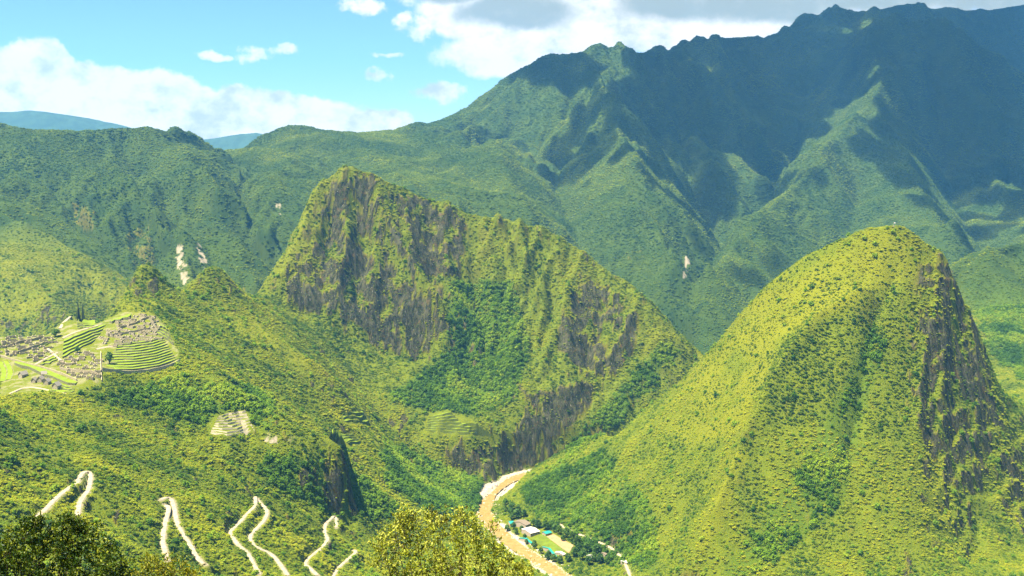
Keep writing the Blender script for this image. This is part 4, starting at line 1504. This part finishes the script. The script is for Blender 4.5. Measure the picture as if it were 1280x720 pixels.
def gz(x, y):
    return float(sample(Z, np.array([x]), np.array([y]))[0])


def resample(p, n):
    p = np.asarray(p, float)
    d = np.concatenate([[0], np.cumsum(np.linalg.norm(np.diff(p, axis=0), axis=1))])
    f = np.linspace(0, d[-1], n)
    return np.stack([np.interp(f, d, p[:, k]) for k in range(p.shape[1])], 1)


def terraces(bottom, top, n, label, group, lawn=None, wall=None, dmin=1200, lean=0.25):
    """a stack of terraces between two lines on the slope; each is its own wall and strip of grass"""
    b, t = resample(bottom, 9), resample(top, 9)
    lines = []
    for k in range(n + 1):
        f = k / n
        wob = 0.5 * np.sin(np.arange(9) * 2.1 + k * 1.7) * (b[:, 1].mean() - t[:, 1].mean()) / n * 0.35
        pts = [hit(*(b[i] * (1 - f) + t[i] * f + np.array([0, wob[i]])), dmin) for i in range(9)]
        lines.append(np.array([p for p in pts if p is not None]))
    for k in range(n):
        A, B = lines[k], lines[k + 1]
        m = min(len(A), len(B))
        if m < 2:
            continue
        A, B = A[:m], B[:m]
        B = A + (B - A) * np.minimum(1.0, 60.0 / np.maximum(np.linalg.norm(B - A, axis=1), 1e-6))[:, None]
        zt = np.array([max(gz(*(A[i] + (B[i] - A[i]) * f)[:2]) for f in (0.3, 0.6, 0.9)) for i in range(m)])
        zt = np.convolve(np.pad(zt, 1, mode='edge'), np.ones(3) / 3, 'valid')
        o0 = A[0]
        root = empty("terrace", tuple(o0))
        E = A + (B - A) * 0.98                       # back edge of the grass
        into = (E - A); into[:, 2] = 0
        into /= np.maximum(np.linalg.norm(into, axis=1), 1e-6)[:, None]
        vs, fs = [], []
        for i in range(m):
            for q, z in ((A[i], A[i][2] - 1.5), (A[i] + into[i] * lean, zt[i] + 0.35), (A[i] + into[i] * (lean + .75), zt[i] + 0.35), (A[i] + into[i] * (lean + .75), A[i][2] - 1.5)):
                vs.append((q[0] - o0[0], q[1] - o0[1], z - o0[2]))
        for i in range(m - 1):
            a, c = i * 4, i * 4 + 4
            fs += [(a, c, c + 1, a + 1), (a + 1, c + 1, c + 2, a + 2), (a + 2, c + 2, c + 3, a + 3)]
        fs += [(0, 1, 2, 3), ((m - 1) * 4 + 3, (m - 1) * 4 + 2, (m - 1) * 4 + 1, (m - 1) * 4)]
        mesh_obj("retaining_wall", vs, fs, wall or M_WALL, root)
        vs, fs = [], []
        for i in range(m):
            for q, z in ((A[i] + into[i] * (lean + .76), zt[i]), (E[i], zt[i] + 0.05), (E[i], zt[i] - 3.0), (A[i] + into[i] * (lean + .76), zt[i] - 1.0)):
                vs.append((q[0] - o0[0], q[1] - o0[1], z - o0[2]))
        for i in range(m - 1):
            a, c = i * 4, i * 4 + 4
            fs += [(a, c, c + 1, a + 1), (a + 1, c + 1, c + 2, a + 2), (a + 2, c + 2, c + 3, a + 3)]
        fs += [(0, 1, 2, 3), ((m - 1) * 4 + 3, (m - 1) * 4 + 2, (m - 1) * 4 + 1, (m - 1) * 4)]
        mesh_obj("grass_strip", vs, fs, lawn or M_LAWN, root)
        tag(root, ("%s terrace of %s" % (ORD[k], label)) if n > 1 else label, "terrace", group)


terraces([(130, 462), (165, 463), (198, 459), (221, 450)], [(150, 429), (170, 427), (190, 424), (203, 420)], 11, "the curved stack on the right flank of the ruins", "terraces on the flank of the ruins")
terraces([(196, 417), (207, 424), (217, 432)], [(199, 405), (204, 406), (207, 408)], 4, "the short stack at the upper right of the ruins", "terraces on the flank of the ruins")
terraces([(78, 448), (96, 438), (118, 427)], [(80, 424), (104, 414), (134, 404)], 5, "the bright plaza lawns", "plaza terraces")
terraces([(137, 404), (150, 402), (163, 398)], [(140, 399), (152, 395), (164, 391)], 1, "bright green lawn terrace at the top of the ruins", None)
terraces([(50, 457), (62, 455), (73, 449)], [(58, 449), (66, 446), (74, 443)], 2, "the small lawns below the plaza", "plaza terraces")
terraces([(46, 436), (56, 432), (70, 427)], [(54, 428), (64, 424), (72, 421)], 2, "the narrow lawns left of the plaza", "plaza terraces")
terraces([(18, 456), (40, 464), (62, 473), (94, 483)], [(19, 449), (42, 454), (64, 463), (97, 478)], 1, "long bright lawn terrace running diagonally below the ruins", None)
terraces([(14, 474), (18, 466), (16, 458), (10, 449)], [(0, 478), (2, 468), (0, 458), (-4, 450)], 2, "the steep stack at the left edge of the ruins", "terraces at the left edge", dmin=1100)
terraces([(64, 489), (78, 491), (93, 490)], [(66, 476), (80, 480), (93, 485)], 3, "the stack below the stone huts", "terraces below the huts")
terraces([(97, 411), (110, 410), (123, 409)], [(96, 399), (104, 398), (113, 399)], 5, "the small hill behind the plaza", "terraces on the small hill")
terraces([(262, 543), (290, 546), (319, 540)], [(274, 519), (290, 515), (306, 513)], 8, "the pale stony clearing on the wooded slope", "terraces in the slope clearing", M_LAWN_DRY, M_STONE_PALE, lean=2.2)
terraces([(400, 557), (428, 557), (452, 554)], [(414, 545), (428, 543), (440, 543)], 4, "the small field on the cliff edge", "terraces on the cliff edge", None, M_MOSSY, lean=1.6)
terraces([(430, 527), (446, 529), (462, 531)], [(428, 516), (440, 514), (452, 514)], 3, "the small field above the cliff edge", "terraces above the cliff edge", None, M_MOSSY, lean=1.6)
terraces([(531, 539), (556, 541), (588, 544)], [(536, 521), (550, 517), (562, 514)], 7, "the green field under the rocky peak", "terraces under the peak", M_LAWN, M_MOSSY, lean=1.6)
terraces([(592, 544), (604, 545), (617, 547)], [(572, 530), (582, 528), (592, 529)], 4, "the right hand field under the rocky peak", "terraces under the peak", None, M_MOSSY, lean=1.6)


def ruin_mesh(name, w, d, h, rng, mat):
    """four stone walls without a roof: two gables, a doorway, broken tops"""
    vs, fs = [], []
    th = 0.8
    gap = rng.uniform(-0.2, 0.2) * w
    box_geo(-w / 2, gap - 0.7, -d / 2, -d / 2 + th, -2, h * rng.uniform(.8, 1.0), vs, fs)
    box_geo(gap + 0.7, w / 2, -d / 2, -d / 2 + th, -2, h * rng.uniform(.75, 1.0), vs, fs)
    box_geo(-w / 2, w / 2, d / 2 - th, d / 2, -2, h * rng.uniform(.9, 1.1), vs, fs)
    for s in (-1, 1):
        x0, x1 = sorted((s * w / 2, s * (w / 2 - th)))
        y0, y1 = -d / 2 + th + .01, d / 2 - th - .01
        b = len(vs)
        g = h * rng.uniform(1.2, 1.6)
        prof = [(y0, -2), (y1, -2), (y1, h), (0, g), (y0, h * .95)]
        vs += [(x0, y, z) for y, z in prof] + [(x1, y, z) for y, z in prof]
        fs += [tuple(b + i for i in range(5)), tuple(b + 9 - i for i in range(5))]
        fs += [(b + i, b + 5 + i, b + 5 + (i + 1) % 5, b + (i + 1) % 5) for i in range(5)]
    me = bpy.data.meshes.new(name)
    me.from_pydata(vs, [], fs)
    me.materials.append(mat)
    bm = bmesh.new(); bm.from_mesh(me); bmesh.ops.recalc_face_normals(bm, faces=bm.faces); bm.to_mesh(me); bm.free()
    return me


_rg = random.Random(5)
RUIN_MESH = [ruin_mesh("roofless_house", w, d, h, _rg, m_) for w, d, h, m_ in ((9, 6, 2.6, M_STONE), (7, 5.5, 2.2, M_STONE_PALE), (12, 7, 2.8, M_STONE), (6, 5, 1.8, M_STONE_PALE), (14, 5, 2.0, M_STONE))]
QUARTERS = [
    ("small roofless stone house in the upper right quarter of the ruins", "roofless houses of the upper right quarter", [(122, 424), (150, 402), (184, 391), (202, 405), (192, 420), (150, 424), (128, 431)], 46, -0.35),
    ("small roofless stone house in the left quarter of the ruins", "roofless houses of the left quarter", [(0, 421), (46, 420), (72, 424), (58, 438), (22, 446), (0, 442)], 38, 0.5),
    ("small roofless stone house in the lower quarter of the ruins", "roofless houses of the lower quarter", [(72, 450), (108, 440), (124, 446), (124, 470), (104, 476), (74, 462)], 36, 0.3),
    ("small roofless stone house in the pale quarter below the plaza", "roofless houses of the pale quarter", [(32, 442), (56, 433), (70, 441), (46, 452)], 14, 0.5),
    ("small roofless stone house beside the top of the flank terraces", "roofless houses above the flank terraces", [(138, 436), (150, 424), (196, 419), (200, 426), (160, 430)], 14, 0.0),
]


def in_poly(px, py, poly):
    r = False
    n = len(poly)
    for i in range(n):
        x1, y1 = poly[i]; x2, y2 = poly[(i + 1) % n]
        if (y1 > py) != (y2 > py) and px < (x2 - x1) * (py - y1) / (y2 - y1) + x1:
            r = not r
    return r


def houses():
    placed = []
    for label, group, poly, n, ang in QUARTERS:
        k = tries = 0
        while k < n and tries < 4000:
            tries += 1
            px = _rg.uniform(min(p[0] for p in poly), max(p[0] for p in poly)); py = _rg.uniform(min(p[1] for p in poly), max(p[1] for p in poly))
            if not in_poly(px, py, poly):
                continue
            h = hit(px, py, 1200)
            if h is None or any((h[0] - q[0]) ** 2 + (h[1] - q[1]) ** 2 < 9.5 ** 2 for q in placed):
                continue
            placed.append(h)
            o = bpy.data.objects.new("roofless_house", _rg.choice(RUIN_MESH))
            o.location = (h[0], h[1], h[2] + 0.2)
            o.rotation_euler = (0, 0, ang + _rg.choice((0, 0, 0, math.pi / 2, math.pi)) + _rg.uniform(-.12, .12))
            COL.objects.link(o)
            tag(o, label, "ruined house", group)
            k += 1


houses()


def long_wall(pxs, label, h=2.6, mat=None, dmin=1200):
    L = ground_line(pxs, 1e9, dmin)
    L = resample(L, 14)
    o0 = L[0].copy()
    d = np.gradient(L[:, :2], axis=0)
    nrm = np.stack([-d[:, 1], d[:, 0]], 1) / np.maximum(np.linalg.norm(d, axis=1), 1e-6)[:, None]
    vs, fs = [], []
    rg = random.Random(int(pxs[0][0]))
    for p, n in zip(L, nrm):
        hh = h * rg.uniform(.8, 1.15)
        for s, z in ((-.6, -2), (-.5, hh), (.5, hh), (.6, -2)):
            vs.append((p[0] + n[0] * s - o0[0], p[1] + n[1] * s - o0[1], gz(p[0], p[1]) + z - o0[2]))
    for i in range(len(L) - 1):
        a, c = i * 4, i * 4 + 4
        fs += [(a, c, c + 1, a + 1), (a + 1, c + 1, c + 2, a + 2), (a + 2, c + 2, c + 3, a + 3)]
    fs += [(3, 2, 1, 0), (len(vs) - 4, len(vs) - 3, len(vs) - 2, len(vs) - 1)]
    o = mesh_obj("stone_wall", vs, fs, mat or M_STONE)
    o.location = tuple(o0)
    tag(o, label, "wall")


long_wall([(0, 446), (22, 452), (44, 458), (60, 462), (96, 476)], "long stone wall along the upper edge of the diagonal lawn", 3)
long_wall([(126, 441), (126, 455), (127, 477)], "steep straight stair wall descending the ruins to the forest", 2.5, M_STONE_PALE)
long_wall([(10, 434), (30, 428), (52, 424)], "stone wall across the left quarter of the ruins", 4)
long_wall([(20, 443), (40, 436), (60, 429)], "stone wall between the left quarter and the pale quarter", 4)
long_wall([(75, 462), (100, 466), (123, 470)], "stone wall across the lower quarter of the ruins", 4)
long_wall([(150, 411), (170, 405), (186, 398)], "stone wall high in the upper right quarter of the ruins", 4)
long_wall([(135, 421), (160, 417), (188, 412)], "stone wall low in the upper right quarter of the ruins", 4)
long_wall([(128, 464), (165, 467), (200, 463), (224, 453)], "pale rubble wall along the foot of the curved flank terraces", 5, M_STONE_PALE)
for pl, w in (([(0, 497), (14, 492), (26, 486), (38, 484), (52, 486), (68, 490), (86, 493)], 1.6), ([(43, 458), (48, 464), (55, 471)], 1.5), ([(60, 436), (72, 447), (82, 456)], 1.6), ([(44, 456), (56, 449), (72, 441)], 1.5),
              ([(75, 411), (80, 403), (88, 396)], 2.5), ([(122, 407), (108, 411), (92, 416), (78, 423)], 1.6), ([(120, 437), (132, 434), (146, 433)], 2.0)):
    ribbon("path", smooth3(ground_line(pl, 1e9, 1100)), w, M_SAND, 0.9, 0.1, 1.6)


def hut(label, px, py, w, d, h, rz, dmin=1100):
    p = hit(px, py, dmin)
    root = empty("stone_hut", tuple(p), rz)
    vs, fs = [], []
    box_geo(-w / 2, w / 2, -d / 2, d / 2, -2, h, vs, fs)
    b = len(vs)
    vs += [(-w / 2, -d / 2, h), (-w / 2, d / 2, h), (-w / 2, 0, h + d * .55), (w / 2, -d / 2, h), (w / 2, d / 2, h), (w / 2, 0, h + d * .55)]
    fs += [(b, b + 2, b + 1), (b + 3, b + 4, b + 5)]
    wl = mesh_obj("wall", vs, fs, M_STONE_PALE, root)
    vs, fs = [], []
    e = 0.6
    for s in (-1, 1):
        b = len(vs)
        y0, z0, y1, z1 = s * (d / 2 + e), h - e * 1.1 + .05, 0.0, h + d * .55 + .05
        vs += [(-w / 2 - e, y0, z0), (w / 2 + e, y0, z0), (w / 2 + e, y1, z1), (-w / 2 - e, y1, z1), (-w / 2 - e, y0, z0 + .35), (w / 2 + e, y0, z0 + .35), (w / 2 + e, y1, z1 + .4), (-w / 2 - e, y1, z1 + .4)]
        fs += [(b, b + 1, b + 2, b + 3), (b + 4, b + 7, b + 6, b + 5), (b, b + 4, b + 5, b + 1), (b + 1, b + 5, b + 6, b + 2), (b + 3, b + 2, b + 6, b + 7), (b, b + 3, b + 7, b + 4)]
    mesh_obj("roof", vs, fs, M_THATCH, root)
    vs, fs = [], []
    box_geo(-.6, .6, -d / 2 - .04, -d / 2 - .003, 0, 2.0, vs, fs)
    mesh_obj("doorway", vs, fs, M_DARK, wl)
    tag(root, label, "hut", "stone huts below the ruins")


M_DARK = simple_mat("doorway_shade", (0.02, 0.018, 0.015), 0.9)  # near-black panel on the solid wall, painted as the shade inside a doorway
hut("grey gabled stone hut at the left end of the hut row", 29, 471, 11, 7, 4, 1.2)
hut("small pale stone hut second from the left in the hut row", 43, 478, 7, 6, 3.6, 1.5)
hut("gabled stone hut in the middle of the hut row", 51, 477, 9, 7, 4, 1.5)
hut("gabled stone hut right of the middle of the hut row", 59, 480, 9, 7, 4, 1.5)
hut("large grey gabled stone hut at the right end of the hut row", 71, 486, 10, 8, 5, 1.4)
hut("pale stone hut standing on the diagonal lawn above the row", 55, 470, 7, 6, 3.5, 0.5)


# ---------------------------------------------------------------- small trees that stand apart
def standing_tree(label, group, px, py, h, r, mat_src, dmin=1000, proto={}):
    p = hit(px, py, dmin)
    root = empty("tree", tuple(p), _rg.uniform(0, 6.28))
    vs, fs = [], []
    tube([Vector((0, 0, -1)), Vector((.1 * r, 0, h * .35)), Vector((0, .1 * r, h * .75))], [.05 * h, .04 * h, .015 * h], vs, fs, 6)
    for a in (0.3, 2.3, 4.2):
        tube([Vector((0, 0, h * .35)), Vector((math.cos(a) * r * .5, math.sin(a) * r * .5, h * .65))], [.025 * h, .01 * h], vs, fs, 5)
    mesh_obj("trunk", vs, fs, M_BARK, root)
    src = _rg.choice(mat_src)
    c = bpy.data.objects.new("crown", src)
    c.scale = (r, r, h * .62); c.location = (0, 0, h * .38)
    COL.objects.link(c); c.parent = root
    tag(root, label, "tree", group)


M_TREE1 = leaf_material("tree_leaves", [(0.0, (0.018, 0.05, 0.005)), (0.5, (0.05, 0.11, 0.006)), (1.0, (0.09, 0.15, 0.008))], 0.6, 0.3, False, 0.5)


def crown_mesh(i):
    me = clump_mesh("crown", 300 + i, M_TREE1, 12, 160, 1.0)
    at = me.attributes.new("tint", 'FLOAT', 'POINT')
    at.data.foreach_set("value", np.full(len(me.vertices), 0.3 + 0.09 * i, np.float32))
    return me


CROWNS = [crown_mesh(i) for i in range(6)]
standing_tree("lone dark tree on the plaza lawn", None, 97, 441, 8, 4, CROWNS)
standing_tree("dark bushy tree beside the small hill of the ruins", None, 70, 421, 11, 7, CROWNS)
standing_tree("tall dark tree at the left end of the flank terraces", None, 137, 455, 16, 6, CROWNS)

# ---------------------------------------------------------------- the riverside camp
M_GREYROOF = simple_mat("grey_roofing", (0.20, 0.155, 0.10), 0.6, 0.25, 0.6)
M_TEAL = simple_mat("teal_roofing", (0.02, 0.25, 0.20), 0.45, 0.2, 0.5)
M_WHITEROOF = simple_mat("white_roofing", (0.62, 0.57, 0.47), 0.6, 0.1, 0.4)
M_PLASTER = simple_mat("plaster", (0.36, 0.29, 0.19), 0.9, 0.15, 0.5)
M_PITCH = simple_mat("clay_pitch", (0.27, 0.165, 0.065), 0.95, 0.2, 0.15, (0.31, 0.20, 0.09))
M_FIELD = simple_mat("playing_field_grass", (0.115, 0.155, 0.006), 0.95, 0.35, 0.1)
M_WIN = simple_mat("window_glass", (0.03, 0.04, 0.05), 0.2)


def quad_world(pxs, z=None):
    out = []
    for px, py in pxs:
        h = hit(px, py, 1300)
        out.append(h)
    return np.array(out)


def shed(name, label, pxs, hw, roof_mat, rise=0.22, group=None):
    """a low building on four corners of ground: walls with openings under a pitched roof"""
    q = quad_world(pxs)
    c = q.mean(0)
    u = q[1] - q[0]; v = q[3] - q[0]
    w, d = np.linalg.norm(u[:2]), np.linalg.norm(v[:2])
    rz = math.atan2(u[1], u[0])
    zb = min(gz(p[0], p[1]) for p in q)
    root = empty(name, (c[0], c[1], zb), rz)
    vs, fs = [], []
    h = hw + max(0, q[:, 2].max() - zb)
    box_geo(-w / 2 + .5, w / 2 - .5, -d / 2 + .5, d / 2 - .5, -1, h, vs, fs)
    b = len(vs); g = h + d * rise / 2
    vs += [(-w / 2 + .5, -d / 2 + .5, h), (-w / 2 + .5, d / 2 - .5, h), (-w / 2 + .5, 0, g), (w / 2 - .5, -d / 2 + .5, h), (w / 2 - .5, d / 2 - .5, h), (w / 2 - .5, 0, g)]
    fs += [(b, b + 2, b + 1), (b + 3, b + 4, b + 5)]
    wl = mesh_obj("wall", vs, fs, M_PLASTER, root)
    vs, fs = [], []
    for s in (-1, 1):
        b = len(vs)
        y0, z0, z1 = s * (d / 2 + .3), h - .3 * rise * 2 + .05, g + .15
        vs += [(-w / 2, y0, z0), (w / 2, y0, z0), (w / 2, 0, z1), (-w / 2, 0, z1), (-w / 2, y0, z0 + .15), (w / 2, y0, z0 + .15), (w / 2, 0, z1 + .16), (-w / 2, 0, z1 + .16)]
        fs += [(b, b + 1, b + 2, b + 3), (b + 4, b + 7, b + 6, b + 5), (b, b + 4, b + 5, b + 1), (b + 1, b + 5, b + 6, b + 2), (b + 3, b + 2, b + 6, b + 7), (b, b + 3, b + 7, b + 4)]
    mesh_obj("roof", vs, fs, roof_mat, root)
    n = max(1, int(w / 5))
    for s in (-1, 1):
        for k in range(n):
            vs, fs = [], []
            x = -w / 2 + (k + .5) * w / n
            y = s * (d / 2 - .5)
            box_geo(x - .7, x + .7, min(y, y + s * .05), max(y, y + s * .05), h - hw + 1.0, h - hw + 2.2, vs, fs)
            mesh_obj("window", vs, fs, M_WIN, wl)
    tag(root, label, "building", group)
    return root


def flat_ground(name, label, pxs, mat, cat, dz=0.5):
    q = quad_world(pxs)
    c = q.mean(0)
    n = 8
    vs, fs = [], []
    for i in range(n + 1):
        for j in range(n + 1):
            a, b = i / n, j / n
            p = (q[0] * (1 - a) + q[1] * a) * (1 - b) + (q[3] * (1 - a) + q[2] * a) * b
            vs.append((p[0] - c[0], p[1] - c[1], max(gz(p[0], p[1]), c[2] - 1.0) + dz - c[2]))
    fs = [(i * (n + 1) + j, (i + 1) * (n + 1) + j, (i + 1) * (n + 1) + j + 1, i * (n + 1) + j + 1) for i in range(n) for j in range(n)]
    o = mesh_obj(name, vs, fs, mat, None, True)
    o.location = tuple(c)
    o['kind'] = 'structure'
    return o


flat_ground("playing_field", None, [(663, 674), (681, 667), (712, 692), (697, 698)], M_FIELD, "field", 0.5)
flat_ground("clay_pitch", None, [(683, 671), (692, 668), (717, 682), (711, 692)], M_PITCH, "pitch", 0.75)
shed("building", "long grey roofed building nearest the river bend", [(645, 656), (652, 651), (661, 658), (653, 663)], 3.5, M_GREYROOF)
shed("building", "small teal roofed building left of the grey roofed one", [(634, 655), (640, 653), (644, 656), (638, 658)], 3.0, M_TEAL)
shed("building", "wide white roofed hall beside the green playing field", [(651, 667), (663, 662), (676, 666), (663, 672)], 4.5, M_WHITEROOF, 0.12)
shed("building", "teal roofed shed at the head of the clay pitch", [(678, 668), (686, 665), (689, 668), (681, 671)], 3.0, M_TEAL)
shed("building", "narrow teal roofed shed along the river edge of the field", [(650, 674), (653, 673), (664, 681), (661, 682)], 2.6, M_TEAL)
shed("building", "long teal roofed shed along the lower river edge of the field", [(676, 686), (679, 685), (697, 697), (694, 698)], 2.6, M_TEAL)
shed("building", "low white roofed hut at the lower end of the field", [(696, 692), (699, 690), (704, 695), (701, 697)], 2.6, M_WHITEROOF)
shed("building", "white roofed house among the trees beside the trail", [(734, 697), (738, 695), (741, 698), (737, 700)], 3.0, M_WHITEROOF)
shed("building", "white roofed house at the right end of the valley trail", [(778, 704), (781, 702), (783, 705), (780, 707)], 3.0, M_WHITEROOF)
shed("building", "small grey roofed house in the trees above the valley trail", [(752, 694), (755, 692), (758, 695), (755, 697)], 2.8, M_GREYROOF)

for px, py, h in [(638, 645, 14), (646, 648, 16), (642, 662, 12), (634, 664, 11), (667, 658, 13), (674, 660, 12), (640, 638, 15), (655, 646, 13), (690, 662, 15), (699, 668, 14), (708, 672, 16), (716, 676, 15), (722, 682, 16),
                  (724, 690, 14), (718, 696, 15), (728, 700, 16), (710, 702, 13), (700, 704, 12), (686, 695, 9), (668, 686, 9), (658, 680, 8), (734, 690, 15), (742, 702, 14), (632, 632, 12), (746, 692, 15), (652, 664, 9), (645, 668, 10), (656, 674, 9), (668, 682, 9), (676, 692, 10), (684, 700, 11), (692, 702, 12), (672, 660, 14), (682, 662, 15), (694, 665, 13), (704, 676, 10), (640, 650, 12), (632, 640, 11), (648, 642, 14), (736, 706, 14), (750, 704, 15), (760, 706, 14)]:
    standing_tree("leafy tree standing round the riverside buildings", "trees round the riverside buildings", px, py, h, h * 0.42, CROWNS, 1300)

# ---------------------------------------------------------------- the flag on the dome's summit
p = hit(1117, 283, 1700)
fr = empty("flagpole", tuple(p))
vs, fs = [], []
tube([Vector((0, 0, -1)), Vector((0, 0, 7))], [.22, .16], vs, fs, 8)
mesh_obj("pole", vs, fs, M_STONE, fr)
vs, fs = [], []
for i in range(7):
    for z in (6.8, 4.8):
        vs.append((0.16 + i * .5, 0.25 * math.sin(i * 1.1), z - i * .05))
fs = [(2 * i, 2 * i + 1, 2 * i + 3, 2 * i + 2) for i in range(6)]
fl = mesh_obj("flag", vs, fs, M_WHITEROOF, fr, True)
sd = fl.modifiers.new("cloth", 'SOLIDIFY'); sd.thickness = 0.05
vs, fs = [], []
box_geo(-1.2, 1.2, -1.2, 1.2, -1, 1.0, vs, fs); box_geo(-.7, .7, -.7, .7, 1.0, 1.8, vs, fs)
mesh_obj("cairn", vs, fs, M_STONE_PALE, fr)
tag(fr, "small white flag on a pole at the top of the dome", "flag")
